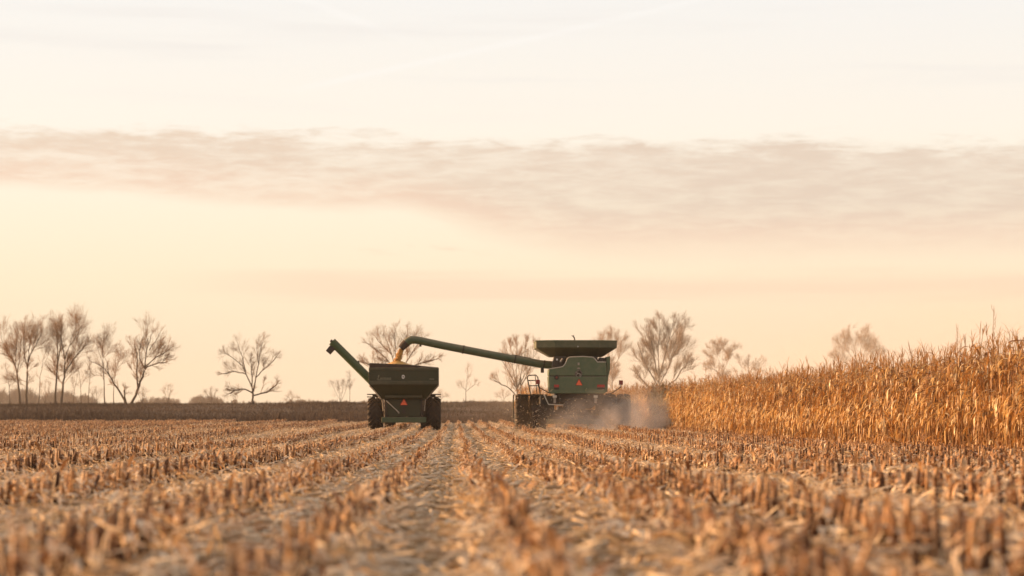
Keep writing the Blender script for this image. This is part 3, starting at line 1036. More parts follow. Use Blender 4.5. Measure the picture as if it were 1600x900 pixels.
# bushes and trees near the cart
tree('bush', 'low rounded twiggy bush left of the grain cart', 'bush', TY - 20, (532, 629), [[(532, 629), (531, 615), (529, 602)], [(532, 627), (524, 612), (519, 602)], [(533, 627), (540, 612), (543, 600)], [(532, 629), (535, 612), (536, 600)]], 15, 'bare bushes at the field edge', side=0.42, r0=0.07, dens=(5, 6))
tree('sapling', 'thin tall sapling rising from the bush left of the cart', 'tree', TY - 18, (547, 629), [[(547, 629), (546, 610), (547, 600), (546, 588)]], 16, G1, side=0.36, r0=0.07, dens=(3, 4))
tree('bare_tree', 'broad fan-shaped bare tree directly behind the grain cart', 'tree', TY - 40, (622, 628), [[(622, 628), (621, 600), (620, 580)], [(620, 580), (606, 562), (588, 546), (572, 536)], [(620, 582), (612, 555), (602, 530), (598, 516)], [(620, 580), (618, 550), (617, 528), (616, 512)], [(620, 580), (628, 552), (634, 530), (636, 513)], [(621, 582), (638, 560), (650, 540), (658, 526)], [(620, 590), (640, 576), (660, 566), (686, 560)], [(620, 592), (598, 580), (580, 572), (568, 566)], [(612, 555), (594, 536), (584, 524)], [(628, 552), (644, 532), (652, 520)]], 17, G1, side=0.2, r0=0.3, dens=(4.2, 5.0), up=0.3, fill=1.0)
tree('sapling', 'small feathery sapling alone between cart and combine', 'tree', TY - 20, (728, 626), [[(728, 626), (728, 605), (730, 590), (731, 575)], [(728, 612), (737, 604), (742, 600)], [(728, 610), (721, 603)]], 18, G1, side=0.26, r0=0.09, dens=(4, 5))
tree('bare_tree', 'vase-shaped tree of many thin stems left of the combine', 'tree', TY - 60, (808, 626), [[(808, 626), (808, 612), (808, 606)], [(808, 610), (800, 590), (790, 572), (782, 560)], [(808, 606), (806, 580), (808, 555), (806, 534)], [(808, 606), (815, 582), (820, 555), (822, 532)], [(809, 612), (822, 590), (832, 565), (834, 540)], [(806, 618), (795, 606), (782, 600), (770, 593)], [(807, 604), (801, 575), (799, 548), (797, 536)], [(809, 606), (818, 590), (820, 585)]], 19, G1, side=0.24, r0=0.2, dens=(4, 5), rmin=0.012, up=0.9)
TR = 520.0
tree('bare_tree', 'hazy round-headed tree rising just right of the combine tank', 'tree', TR + 130, (956, 622), [[(956, 622), (957, 590), (956, 565)], [(956, 565), (948, 545), (942, 528)], [(956, 565), (957, 540), (955, 522)], [(956, 565), (966, 545), (974, 530)], [(957, 575), (970, 555), (980, 545)], [(956, 570), (944, 555), (938, 545)]], 20, G1, side=0.24, r0=0.26, dens=(3.6, 5))
tree('leafy_tree', 'big dense tree with many upright stems right of the combine', 'tree', TY - 20, (1030, 628), [[(1030, 628), (1030, 600), (1030, 585)], [(1030, 590), (1022, 560), (1016, 530), (1014, 508)], [(1030, 585), (1028, 555), (1030, 525), (1030, 498)], [(1030, 590), (1038, 560), (1046, 530), (1052, 500)], [(1032, 600), (1046, 575), (1056, 545), (1064, 516)], [(1029, 605), (1014, 580), (1004, 560), (998, 545)], [(1046, 575), (1060, 540), (1072, 515)], [(1034, 610), (1054, 595), (1068, 575), (1078, 565)], [(1022, 560), (1008, 530), (1010, 515)], [(1027, 612), (1008, 600), (996, 585)], [(1046, 530), (1060, 512), (1070, 504)]], 21, G1, side=0.21, r0=0.26, dens=(4.6, 6.0), rmin=0.008, fill=1.0, mat=M_TWIGLEAF, up=0.7)
tree('bare_tree', 'pale hazy tree with a flat spreading crown above the corn', 'tree', TR + 80, (1131, 624), [[(1131, 624), (1131, 600), (1129, 575)], [(1129, 575), (1120, 555), (1108, 545)], [(1129, 575), (1130, 552), (1128, 538)], [(1130, 580), (1140, 560), (1148, 545)], [(1130, 590), (1116, 578), (1104, 575)]], 22, G1, side=0.24, r0=0.2, dens=(4.2, 5.5), rmin=0.012)
tree('bare_tree', 'pale hazy many-stemmed small tree right of the flat-crowned one', 'tree', TR + 80, (1168, 624), [[(1168, 624), (1167, 600), (1166, 590)], [(1166, 592), (1158, 572), (1154, 558)], [(1167, 592), (1176, 575), (1190, 560)], [(1167, 600), (1170, 575), (1170, 560)], [(1168, 600), (1184, 582), (1196, 565)]], 23, G1, side=0.22, r0=0.14, dens=(3.8, 5), rmin=0.011)
tree('bare_tree', 'faint round domed tree far beyond the right of the corn', 'tree', TR + 180, (1340, 624), [[(1340, 624), (1341, 590), (1341, 570)], [(1341, 572), (1326, 548), (1312, 535)], [(1341, 570), (1336, 540), (1330, 518)], [(1341, 570), (1346, 540), (1350, 518)], [(1341, 575), (1360, 550), (1374, 535)], [(1341, 585), (1315, 566), (1302, 556)], [(1341, 585), (1364, 566), (1378, 552)]], 24, G1, side=0.22, r0=0.3, fill=0.75, dens=(3.4, 4.6), rmin=0.013)

# small scrub at the foot of the trees
for i, (px, top, wdt) in enumerate([(70, 600, 8), (150, 612, 8), (222, 612, 7), (262, 606, 6), (330, 612, 8), (455, 618, 7), (688, 617, 8), (786, 615, 7), (1002, 600, 10)]):
    lab = ['low scrubby bush under the second forked tree at left', 'low scrubby bush between the slim trees at left', 'low scrubby bush at the foot of the right-leaning trunk',
           'low scrubby bush just past the left clump', 'low scrubby bush left of the lone wide tree', 'low scrubby bush right of the lone wide tree',
           'low scrubby bush right behind the grain cart', 'low scrubby bush left of the vase-shaped tree', 'taller scrubby bush in the dust by the big dense tree'][i]
    tree('bush', lab, 'bush', TY - 12 + 5 * (i % 4), (px, 629), [[(px, 629), (px + 1, 622), (px, top)], [(px, 629), (px - wdt * 0.5, 620), (px - wdt * 0.8, top + 4)], [(px, 629), (px + wdt * 0.5, 620), (px + wdt * 0.8, top + 3)]],
         40 + i, 'bare bushes at the field edge', side=0.45, r0=0.06, dens=(4, 5))

# dead weeds over the fallow rise
n = 52000
y = 181 + 270 * rng.random(n) ** 1.5
x = rng.uniform(-0.205 * y - 6, 0.12 * y)
keep = ~((x > 2.0) & (y < 155))
x, y = x[keep], y[keep]
z = gz(x, y)
wt = []
for i in range(24):
    parts = []
    for b_ in range(6):
        a = pr.uniform(0, 6.28)
        parts.append(leaf(pr, (pr.uniform(-.2, .2), pr.uniform(-.2, .2), -0.02), a, pr.uniform(0.35, 0.9), pr.uniform(0.02, 0.05), pr.uniform(1.1, 1.5), pr.uniform(0.1, 0.9), pr.uniform(0.1, 0.9), 3, 0.4))
    wt.append(tpl_join(parts))
patch = 0.5 + 0.5 * np.sin(x * 0.19 + 2.2 * np.sin(y * 0.045) + 1.3 * np.sin(x * 0.047)) * np.sin(y * 0.06 + x * 0.03)
clump = 0.25 + 0.55 * patch * rng.random(len(x)) + 0.5 * (rng.random(len(x)) < 0.02) + 0.35 * (y > 330) * rng.random(len(x)) * (np.sin(x * 0.16 + 2 * np.sin(x * 0.037)) > 0.35)
nn = len(x)
v_, q_, t_ = scatter(wt, np.stack([x, y, z], -1), rng.uniform(0, 6.28, nn), rng.normal(0, 0.1, nn), rng.uniform(0, 6.28, nn), clump)
t_ = np.clip(t_ * 0.6 + np.repeat(0.0, len(t_)) + 0.25 * np.sin(v_[:, 0] * 0.11 + np.sin(v_[:, 1] * 0.04) * 2) * np.sin(v_[:, 1] * 0.07 + v_[:, 0] * 0.02) + 0.2, 0, 1)
o = link('dead_weeds', np_mesh('dead_weeds', v_, q_, t_), None, M_WEED)
tag(o, 'dark band of dead weeds and grass beyond the stubble', 'weeds', kind='stuff')

# woods on the skyline
segs = []
wr = np.random.default_rng(3)
wood = Poly()
spans = [(-20, 62, 599, 627, 90), (60, 118, 603, 628, 60), (112, 150, 612, 628, 30), (215, 282, 616, 629, 60), (296, 346, 613, 629, 60), (346, 400, 621, 629, 30), (440, 505, 621, 629, 50), (500, 575, 623, 629, 40), (560, 640, 620, 629, 40),
         (690, 830, 623, 628, 60), (940, 1040, 612, 626, 60), (1040, 1400, 604, 625, 120)]
for x0, x1, t0, b0, cnt in spans:
    for c in range(int(cnt * 0.6)):
        Yd = wr.uniform(1400, 2000)
        px = wr.uniform(x0, x1)
        f = 1 - abs((px - x0) / (x1 - x0) - 0.5) * 2
        top = b0 - (b0 - t0) * (0.55 + 0.45 * min(1, f * 2.5)) * wr.uniform(0.35, 1.0)
        pb = pix(px, b0, Yd)
        pt = pix(px, top, Yd)
        zb = float(gz(pb.x, Yd))
        H = max(2.0, pt.z - zb)
        for k in range(36):
            f0 = wr.uniform(0.05, 0.7)
            st = np.array([pb.x + wr.normal(0, H * 0.06), Yd + wr.normal(0, 2), zb + H * f0 - 0.5])
            d = unit(np.array([wr.normal(0, 0.5), wr.normal(0, 0.5), 1.0]))
            L = H * (1 - f0) * wr.uniform(0.5, 1.0)
            wood.add([st, st + d * L * 0.5 + wr.normal(0, 0.15, 3), st + d * L], [0.16, 0.11, 0.05])
        wood.add([np.array([pb.x, Yd, zb - 0.3]), np.array([pb.x, Yd, zb + H * 0.5]), np.array([pb.x, Yd, zb + H * 0.9])], [0.3, 0.2, 0.08])
o = link('distant_woods', wood.mesh('distant_woods', 3), None, M_FARWOOD)
tag(o, 'pale hazy woods low along the skyline', 'woods', kind='stuff')


# ------------------------------------------------------------------ tyres and wheels
def wheel(parent, name, x, y, z, Rr, W, rim_r, lugs, flip=1, rim_mat=None):
    """Part: rim and hub; sub-part: lugged tyre."""
    rim = MB()
    rim.lathe_x([(-W * 0.42, rim_r * 0.97), (-W * 0.42, rim_r * 0.86), (-W * 0.1, rim_r * 0.78), (-W * 0.05, 0.12), (0.05 * W, 0.12), (0.02 * W, rim_r * 0.74), (W * 0.42, rim_r * 0.86), (W * 0.42, rim_r * 0.97)], 40)
    rim.tube([(-W * 0.3, 0, 0), (W * 0.2, 0, 0)], 0.16, 16)
    for k in range(8):
        a = 2 * math.pi * k / 8
        rim.tube([(-W * 0.12, 0.28 * math.cos(a), 0.28 * math.sin(a)), (W * 0.06, 0.28 * math.cos(a), 0.28 * math.sin(a))], 0.022, 6)
    ro = rim.build(name, rim_mat or M_YELLOW, parent, smooth=True, loc=(x, y, z))
    ty = MB()
    Rc = Rr - 0.05
    h = W / 2
    ty.lathe_x([(-h * 0.86, rim_r * 0.95), (-h, rim_r + (Rc - rim_r) * 0.35), (-h * 0.99, rim_r + (Rc - rim_r) * 0.62), (-h * 0.92, Rc - 0.09), (-h * 0.72, Rc - 0.03), (0, Rc),
                (h * 0.72, Rc - 0.03), (h * 0.92, Rc - 0.09), (h * 0.99, rim_r + (Rc - rim_r) * 0.62), (h, rim_r + (Rc - rim_r) * 0.35), (h * 0.86, rim_r * 0.95)], 56)
    for k in range(lugs):
        for sgn in (-1, 1):
            a = 2 * math.pi * (k + (0.5 if sgn > 0 else 0)) / lugs
            n_seg = 4
            rows = []
            for i in range(n_seg + 1):
                t = i / n_seg
                xx = sgn * (0.03 * W + t * (h * 0.97 - 0.03 * W))
                aa = a + t * 0.62 * W / Rr * flip
                rb = Rc - 0.02 - 0.10 * t ** 3
                rt = Rr - 0.08 * t ** 3
                hw = 0.030 + 0.012 * t
                for (ra, da) in ((rb, -hw * 1.3), (rt, -hw), (rt, hw), (rb, hw * 1.3)):
                    b_ = aa + da / Rr
                    rows.append((xx, ra * math.cos(b_), ra * math.sin(b_)))
            F = [(i * 4 + j, (i + 1) * 4 + j, (i + 1) * 4 + (j + 1) % 4, i * 4 + (j + 1) % 4) for i in range(n_seg) for j in range(4)]
            F += [(0, 1, 2, 3), (n_seg * 4 + 3, n_seg * 4 + 2, n_seg * 4 + 1, n_seg * 4)]
            ty.add(rows, F)
    ty.build('tyre', M_RUBBER, ro, smooth=True)
    return ro


def triangle_sign(parent, x, y, z, wdt, h):
    """Slow-vehicle triangle: orange centre with a dark red border, facing -y."""
    cut = wdt * 0.1
    mb = MB().prism([(x - wdt / 2, z + cut * 0.4), (x - wdt / 2 + cut, z), (x + wdt / 2 - cut, z), (x + wdt / 2, z + cut * 0.4), (x + cut * 0.5, z + h), (x - cut * 0.5, z + h)], y - 0.008, y)
    o = mb.build('warning_triangle', M_DKRED, parent)
    k = 0.84
    zc = z + h * 0.38
    MB().prism([(x - wdt * 0.5 * k, zc - h * 0.38 * k), (x + wdt * 0.5 * k, zc - h * 0.38 * k), (x, zc + h * 0.62 * k)], y - 0.014, y - 0.0085).build('orange_centre', M_ORANGE, o)
    return o


# ------------------------------------------------------------------ grain cart
CX, CY = -2.6, 121.0
cart = empty('grain_cart', (CX, CY + 2.5, float(gz(CX, CY + 2.5))), 'dark green grain cart seen from behind, filling with yellow corn', 'grain cart')
Y0 = -2.5                            # rear face in the cart's own frame


def loft(rings, closed_top=False):
    """Hopper skin from rectangular rings (x0, x1, y0, y1, z)."""
    V, F = [], []
    for x0, x1, y0, y1, z in rings:
        V += [(x0, y0, z), (x1, y0, z), (x1, y1, z), (x0, y1, z)]
    for i in range(len(rings) - 1):
        for j in range(4):
            F.append((i * 4 + j, i * 4 + (j + 1) % 4, (i + 1) * 4 + (j + 1) % 4, (i + 1) * 4 + j))
    return V, F


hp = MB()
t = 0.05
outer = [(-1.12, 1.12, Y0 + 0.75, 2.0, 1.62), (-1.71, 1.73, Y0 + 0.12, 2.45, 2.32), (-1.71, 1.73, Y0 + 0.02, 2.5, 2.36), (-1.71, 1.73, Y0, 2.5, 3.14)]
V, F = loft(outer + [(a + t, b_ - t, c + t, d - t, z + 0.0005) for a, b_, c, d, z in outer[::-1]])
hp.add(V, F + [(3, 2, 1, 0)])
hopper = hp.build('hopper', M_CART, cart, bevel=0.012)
for (z0, z1, dy) in ((3.05, 3.185, 0.04), (2.33, 2.52, 0.06)):
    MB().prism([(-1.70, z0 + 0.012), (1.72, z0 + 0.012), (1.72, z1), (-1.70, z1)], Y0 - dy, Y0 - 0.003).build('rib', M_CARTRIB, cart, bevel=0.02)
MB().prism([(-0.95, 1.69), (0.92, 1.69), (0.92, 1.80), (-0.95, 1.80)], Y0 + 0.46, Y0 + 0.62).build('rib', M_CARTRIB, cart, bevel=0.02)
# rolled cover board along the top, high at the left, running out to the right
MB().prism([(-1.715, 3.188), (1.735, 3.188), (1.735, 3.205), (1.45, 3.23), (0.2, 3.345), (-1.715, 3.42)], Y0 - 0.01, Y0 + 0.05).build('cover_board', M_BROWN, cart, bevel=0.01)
MB().box(-1.715, -1.66, Y0 + 0.052, 2.5, 3.15, 3.42).build('cover_board', M_BROWN, cart, bevel=0.01)
# corner posts, and pale tubes painting the sunlight on the lower hopper edges
for sx_ in (-1, 1):
    xe = -1.71 if sx_ < 0 else 1.73
    MB().box(xe - 0.03, xe + 0.03, Y0 - 0.045, Y0 + 0.05, 2.34, 3.18).build('corner_post', M_CART, cart, bevel=0.01)
    MB().tube([(xe + 0.005 * sx_, Y0 + 0.1, 2.30), (sx_ * 1.42, Y0 + 0.4, 1.98), (sx_ * 1.16, Y0 + 0.7, 1.64)], 0.035, 8).build('sunlit_hopper_edge', M_PALE if sx_ < 0 else M_STEEL, cart, smooth=True)
    MB().tube([(sx_ * 1.10, Y0 + 0.75, 1.62), (sx_ * 1.06, Y0 + 0.8, 1.35), (sx_ * 1.03, Y0 + 0.8, 1.02)], 0.03, 8).build('lit_fender_edge', M_STEEL, cart, smooth=True)  # light-coloured pipe drawn for the light caught on the fender edge
    # step bracket over the wheel
    br = MB()
    xs0, xs1 = sorted((sx_ * 1.30, sx_ * 1.86))
    br.box(xs0, xs1, Y0 + 1.0, Y0 + 1.35, 1.83, 1.885)
    br.box(xs0, xs1, Y0 + 1.0, Y0 + 1.35, 1.705, 1.755)
    br.box(sx_ * 1.45 - 0.14, sx_ * 1.45 + 0.14, Y0 + 1.05, Y0 + 1.3, 1.757, 1.828)
    br.build('fender_bracket', M_BLACK, cart, bevel=0.006)
# lower frame
fr = MB()
fr.prism([(-1.0, 1.615), (1.0, 1.615), (0.8, 0.74), (-0.8, 0.74)], Y0 + 0.9, 1.8)
fr.build('lower_body', M_CART, cart, bevel=0.02)
MB().box(-1.12, 1.12, Y0 + 0.82, Y0 + 1.06, 0.44, 0.72).build('axle_beam', M_TUBE, cart, bevel=0.02)
MB().tube([(-0.89, Y0 + 0.75, 1.55), (-0.28, Y0 + 0.75, 0.98)], 0.022, 8).build('brace_rod', M_PALE, cart, smooth=True)
MB().tube([(-0.28, Y0 + 0.74, 0.99), (-0.24, Y0 + 0.74, 0.9)], 0.04, 8).build('rod_end', M_STEEL, cart, smooth=True)
for sx_ in (-1, 1):
    MB().box(sx_ * 0.9 - 0.06, sx_ * 0.9 + 0.06, Y0 + 0.84, Y0 + 0.96, 0.724, 1.612).build('frame_post', M_BLACK, cart, bevel=0.01)
MB().box(-0.07, 0.07, Y0 + 0.78, Y0 + 0.84, 0.9, 1.3).build('sign_bracket', M_BLACK, cart)
triangle_sign(cart, 0.0, Y0 + 0.775, 1.31, 0.40, 0.35)
db = MB()
db.tube([(0.5, 1.7, 0.6), (0.0, 4.6, 0.55)], 0.09, 6)
db.tube([(-0.5, 1.7, 0.6), (0.0, 4.6, 0.55)], 0.09, 6)
db.build('drawbar', M_CART, cart)
for sx_ in (-1, 1):
    wheel(cart, 'wheel', sx_ * 1.46, Y0 + 2.0, 0.86, 0.86, 0.78, 0.42, 17, 1 if sx_ < 0 else 1, M_PALE)
# badge, lettering and decal
bd = MB()
bd.prism([(-0.02 + 0.075 * math.cos(a) * (1.0), 2.73 + 0.10 * math.sin(a)) for a in [2 * math.pi * k / 20 for k in range(20)]], Y0 - 0.012, Y0 - 0.003)
badge = bd.build('badge', M_WHITE, cart)
MB().prism([(-0.055, 2.70), (0.015, 2.70), (0.015, 2.76), (-0.055, 2.76)], Y0 - 0.016, Y0 - 0.0125).build('badge_mark', M_BLACK, badge)
lt = MB()


def stroke(mb, pp, wd, y0_, y1_):
    for (xa, za), (xb, zb) in zip(pp[:-1], pp[1:]):
        d = Vector((xb - xa, 0, zb - za))
        L = d.length
        mb.obox(((xa + xb) / 2, (y0_ + y1_) / 2, (za + zb) / 2), d, (0, 1, 0), d.cross(Vector((0, 1, 0))), L / 2 + wd * 0.3, (y1_ - y0_) / 2, wd / 2)


X1 = -1.31
stroke(lt, [(X1 + 0.03, 2.72), (X1 + 0.05, 2.79), (X1 + 0.085, 2.81), (X1 + 0.07, 2.74), (X1 + 0.02, 2.63), (X1 - 0.02, 2.62), (X1 + 0.05, 2.60), (X1 + 0.13, 2.605)], 0.022, Y0 - 0.009, Y0 - 0.003)
xx = X1 + 0.15
for k in range(7):
    stroke(lt, [(xx, 2.61), (xx + 0.015, 2.675), (xx + 0.045, 2.69), (xx + 0.05, 2.61), (xx + 0.075, 2.615)], 0.017, Y0 - 0.009, Y0 - 0.003)
    xx += 0.078
stroke(lt, [(X1 + 0.02, 2.565), (xx, 2.575)], 0.014, Y0 - 0.009, Y0 - 0.003)
lt.build('lettering', M_GREYDECAL, cart)
d2 = MB()
for k in range(5):
    d2.box(1.30 + 0.047 * k, 1.33 + 0.047 * k, Y0 - 0.008, Y0 - 0.003, 2.60, 2.635)
d2.build('small_decal', M_GREYDECAL, cart)
# the cart's own unloading auger
ax0 = Vector((-1.25, 2.15, 2.07))
ax1 = Vector((-3.66, 2.15, 4.46))
sc_f = (CY + 2.5 + 2.15) / CY
ad = (ax1 - ax0).normalized()
aug = MB().tube([ax0, ax1 + ad * 0.22], 0.215, 20).build('auger_tube', M_CARTTUBE, cart, smooth=True)
nrm = Vector((-ad.z, 0, ad.x))       # perpendicular, pointing down-left
if nrm.z > 0:
    nrm = -nrm
MB().tube([ax1 - ad * 0.02 + nrm * 0.12, ax1 - ad * 0.02 + nrm * 0.27, ax1 - ad * 0.04 + nrm * 0.55], [0.19, 0.2, 0.19], 4).build('spout', M_BROWN, aug)
MB().obox(ax1 + ad * 0.27 - nrm * 0.0, ad, (0, 1, 0), nrm, 0.05, 0.1, 0.07).build('end_cap', M_BLACK, aug, bevel=0.01)
MB().obox((ax0 + ax1) / 2 + ad * 0.2 - nrm * 0.215, ad, (0, 1, 0), nrm, 0.06, 0.06, 0.05).build('bracket', M_BLACK, aug)
MB().tube([(ax0 + ax1) / 2 - ad * 0.52, (ax0 + ax1) / 2 - ad * 0.46], 0.21, 20).build('flange', M_BLACK, aug, smooth=True)

# ------------------------------------------------------------------ tractor hidden in front of the cart
tractor = empty('tractor', (CX, CY + 10.2, float(gz(CX, CY + 10.2))), 'dark tractor almost wholly hidden in front of the grain cart', 'tractor')
MB().box(-0.32, 0.32, -0.6, 3.4, 0.65, 1.15).build('chassis', M_BLACK, tractor, bevel=0.03)
MB().prism([(-0.42, 1.155), (0.42, 1.155), (0.38, 1.75), (0.25, 1.85), (-0.25, 1.85), (-0.38, 1.75)], 1.0, 3.5).build('hood', M_GREEN, tractor, bevel=0.03)
cb = MB().prism([(-0.62, 1.16), (0.62, 1.16), (0.68, 2.6), (-0.68, 2.6)], -0.6, 0.98).build('cab', M_GLASS, tractor, bevel=0.05)
MB().box(-0.74, 0.74, -0.75, 1.05, 2.605, 2.8).build('cab_roof', M_GREEN, cb, bevel=0.05)
for sx_ in (-1, 1):
    wheel(tractor, 'rear_wheel', sx_ * 0.98, 0.0, 0.92, 0.92, 0.55, 0.5, 18)
    wheel(tractor, 'front_wheel', sx_ * 0.92, 2.7, 0.66, 0.66, 0.42, 0.36, 16)
    MB().tube([(sx_ * 0.3, 0, 0.92), (sx_ * 0.72, 0, 0.92)], 0.12, 10).build('axle', M_BLACK, tractor, smooth=True)
    MB().tube([(sx_ * 0.3, 2.7, 0.7), (sx_ * 0.72, 2.7, 0.66)], 0.1, 10).build('axle', M_BLACK, tractor, smooth=True)
MB().tube([(0, -0.6, 0.7), (0, -2.95, 0.6)], 0.07, 8).build('hitch', M_BLACK, tractor, smooth=True)

# ------------------------------------------------------------------ combine
HX, HY = 6.13, 120.5
comb_loc = (HX, HY, float(gz(HX, HY)))
combine = empty('combine_harvester', comb_loc, 'green combine harvester seen from behind, unloading corn and raising dust', 'combine')


def hz(cx, cy):
    return ((820 + cx / 10 - 902) / 31, (674 - 520 - cy / 10) / 31)


outline = [hz(*p) for p in [(357, 582), (430, 570), (520, 556), (575, 545), (605, 515), (628, 465), (648, 418), (680, 397), (900, 388), (1045, 400), (1078, 432), (1112, 474), (1245, 474)]]
botz = 1.88
full = outline + [(hz(1262, 0)[0], 2.76), (hz(1262, 0)[0], botz + 0.1), (1.36, botz), (-1.44, botz), (-1.50, botz + 0.1), (-1.52, 2.75)]
# rear hood in two tiers with a groove, the lower one standing a little proud
up_p = outline + [(hz(1250, 0)[0], 2.765), (-1.505, 2.765)]
hood = MB().prism(up_p, 0.04, 1.6).build('rear_hood', M_GREEN, combine, bevel=0.03)
low_p = [(-1.51, 2.725), (hz(1262, 0)[0], 2.725), (1.40, 2.2), (1.36, botz + 0.06), (1.30, botz), (-1.38, botz), (-1.44, botz + 0.06), (-1.48, 2.2)]
lowr = MB().prism(low_p, 0.0, 1.6).build('lower_panel', M_GREEN, combine, bevel=0.03)
MB().prism([(-1.46, 2.727), (1.40, 2.727), (1.40, 2.763), (-1.46, 2.763)], 0.07, 1.5).build('panel_groove', M_BLACK, combine)
# pale tube painting the lit edge along the top of the hood
ed = MB()
ed.tube([(x, 0.05, z + 0.012) for x, z in outline], 0.022, 6)
ed.build('lit_hood_edge', M_PALE, combine, smooth=True)
# side shields bulging at the right, darker body behind
MB().prism([(1.385, 3.0), (1.44, 3.72), (1.60, 3.75), (1.60, 3.1), (1.50, 2.7), (1.46, 1.95), (1.385, 1.95)], 0.35, 6.2).build('side_shield', M_GREEN, combine, bevel=0.03)
MB().prism([(-1.10, 1.95), (-1.10, 3.18), (-1.20, 3.1), (-1.22, 2.2), (-1.15, 1.95)], 1.62, 6.2).build('side_shield', M_GREEN, combine, bevel=0.02)
MB().box(-1.09, 1.36, 1.62, 7.2, 1.3, 3.6).build('body', M_BLACK, combine, bevel=0.03)
MB().box(-0.75, 1.0, 0.7, 1.58, 3.36, 3.70).build('engine_deck', M_BLACK, combine, bevel=0.03)
for k in range(5):
    x = -0.55 + k * 0.1
MB().prism([(-1.30, 3.21), (-0.80, 3.21), (-0.60, 3.74), (-1.20, 3.74)], 0.5, 1.5).build('engine_side', M_BLACK, combine, bevel=0.02)
MB().tube([(-0.90, 0.35, 3.45), (-0.78, 0.35, 3.62)], 0.05, 10).build('exhaust_pipe', M_STEEL, combine, smooth=True)
MB().tube([(-1.06, 0.48, 3.58), (-1.06, 0.55, 3.58)], 0.05, 12).build('work_lamp', M_WHITE, combine, smooth=True)
MB().box(1.05, 1.32, 0.4, 1.4, 3.32, 3.68).build('filter_box', M_BLACK, combine, bevel=0.03)
# grain tank extension: eight-sided flared bin


def octa(xa, xb, ya, yb, c, z):
    d = c * 0.45
    return [(xa + c, ya, z), (xb - c, ya, z), (xb, ya + d, z), (xb, yb - d, z), (xb - c, yb, z), (xa + c, yb, z), (xa, yb - d, z), (xa, ya + d, z)]


rings = [octa(-1.36, 1.33, 1.6, 4.0, 0.35, 3.76), octa(-2.08, 1.99, 0.75, 5.0, 0.92, 4.19), octa(-2.09, 2.0, 0.74, 5.0, 0.92, 4.53)]
inn = [[(x * 0.975, y + (0.04 if y < 2.5 else -0.04), z - (0.0 if i else -0.03)) for x, y, z in rg] for i, rg in enumerate(rings)]
V, F = [], []
allr = rings + inn[::-1]
for rg in allr:
    V += rg
for i in range(len(allr) - 1):
    for j in range(8):
        F.append((i * 8 + j, i * 8 + (j + 1) % 8, (i + 1) * 8 + (j + 1) % 8, (i + 1) * 8 + j))
F.append(tuple(range((len(allr) - 1) * 8, len(allr) * 8)))
F.append(tuple(range(7, -1, -1)))
tank = MB().add(V, F).build('grain_tank', M_TANK, combine, bevel=0.012)
MB().box(-1.1, 1.05, 1.62, 4.0, 3.62, 3.755).build('tank_neck', M_BLACK, combine)
rg = [tuple(p) for p in rings[2]]
lip = MB()
lip.tube([(x, y, z + 0.012) for x, y, z in rg + rg[:1]], 0.022, 6)
lip.build('tank_lip', M_GREEN, tank, smooth=True)
MB().tube([(-2.06, 1.8, 4.12), (-1.40, 1.75, 3.74)], 0.022, 6).build('tank_strut', M_PALE, tank, smooth=True)
MB().tube([(0.0, 0.72, 4.235), (0.0, 0.738, 4.235)], 0.03, 10).build('marker', M_WHITE, tank)
an = MB()
an.tube([(-0.16, 1.1, 4.50), (-0.14, 1.1, 4.60), (-0.17, 1.1, 4.70), (-0.22, 1.1, 4.77), (-0.30, 1.1, 4.80)], [0.03, 0.03, 0.035, 0.03, 0.012], 8)
an.tube([(-0.19, 1.1, 4.73), (-0.19, 1.1, 4.82)], 0.015, 6)
an.build('antenna', M_BLACK, tank, smooth=True)

# badge with its leaping animal mark
em = MB()
ring_p = [(0.0 + 0.19 * math.cos(2 * math.pi * k / 28), 2.87 + 0.19 * math.sin(2 * math.pi * k / 28)) for k in range(28)]
em.prism(ring_p, 0.024, 0.037)
emblem = em.build('emblem', M_BLACK, combine)
e2 = MB()
for k in range(28):
    a0, a1 = 2 * math.pi * k / 28, 2 * math.pi * (k + 1) / 28
    stroke(e2, [(0.165 * math.cos(a0), 2.87 + 0.165 * math.sin(a0)), (0.165 * math.cos(a1), 2.87 + 0.165 * math.sin(a1))], 0.016, 0.018, 0.0235)
stroke(e2, [(-0.095, 2.84), (-0.03, 2.885), (0.06, 2.86), (0.10, 2.80)], 0.05, 0.018, 0.0235)   # back and haunch
stroke(e2, [(-0.05, 2.88), (-0.10, 2.945), (-0.145, 2.945)], 0.034, 0.017, 0.0225)             # neck and head
stroke(e2, [(-0.10, 2.95), (-0.06, 2.99), (0.0, 3.0)], 0.014, 0.016, 0.0215)                    # antlers
stroke(e2, [(-0.07, 2.84), (-0.12, 2.79), (-0.10, 2.76)], 0.016, 0.017, 0.0225)                 # fore leg
stroke(e2, [(0.08, 2.82), (0.03, 2.77), (0.09, 2.74)], 0.016, 0.017, 0.0225)                    # hind leg
e2.build('emblem_mark', M_STEEL, emblem)
MB().box(-0.05, 0.05, 0.01, 0.038, 3.29, 3.42).build('latch', M_STEEL, combine, bevel=0.01)
MB().prism([(-0.09, 3.10), (0.09, 3.10), (0.05, 3.17), (-0.05, 3.17)], 0.01, 0.038).build('handle', M_STEEL, combine, bevel=0.008)
triangle_sign(combine, 0.02, -0.004, 2.28, 0.36, 0.33)
for (xa, xb) in ((-1.23, -0.98), (0.92, 1.30)):
    MB().box(xa, xb, -0.03, -0.003, 2.185, 2.32).build('tail_light', M_RED, combine, bevel=0.012)
    MB().box(xa, xb, -0.022, -0.003, 2.08, 2.165).build('reflector', M_BLACK, combine, bevel=0.008)
cp_ = MB().tube([(-1.10, 0.036, 2.68), (-1.10, -0.025, 2.68)], 0.125, 20).build('round_cap', M_BLACK, combine, smooth=True)
MB().tube([(-1.10, -0.0255, 2.68), (-1.10, -0.04, 2.68)], 0.045, 14).build('cap_centre', M_DKRED, cp_, smooth=True)
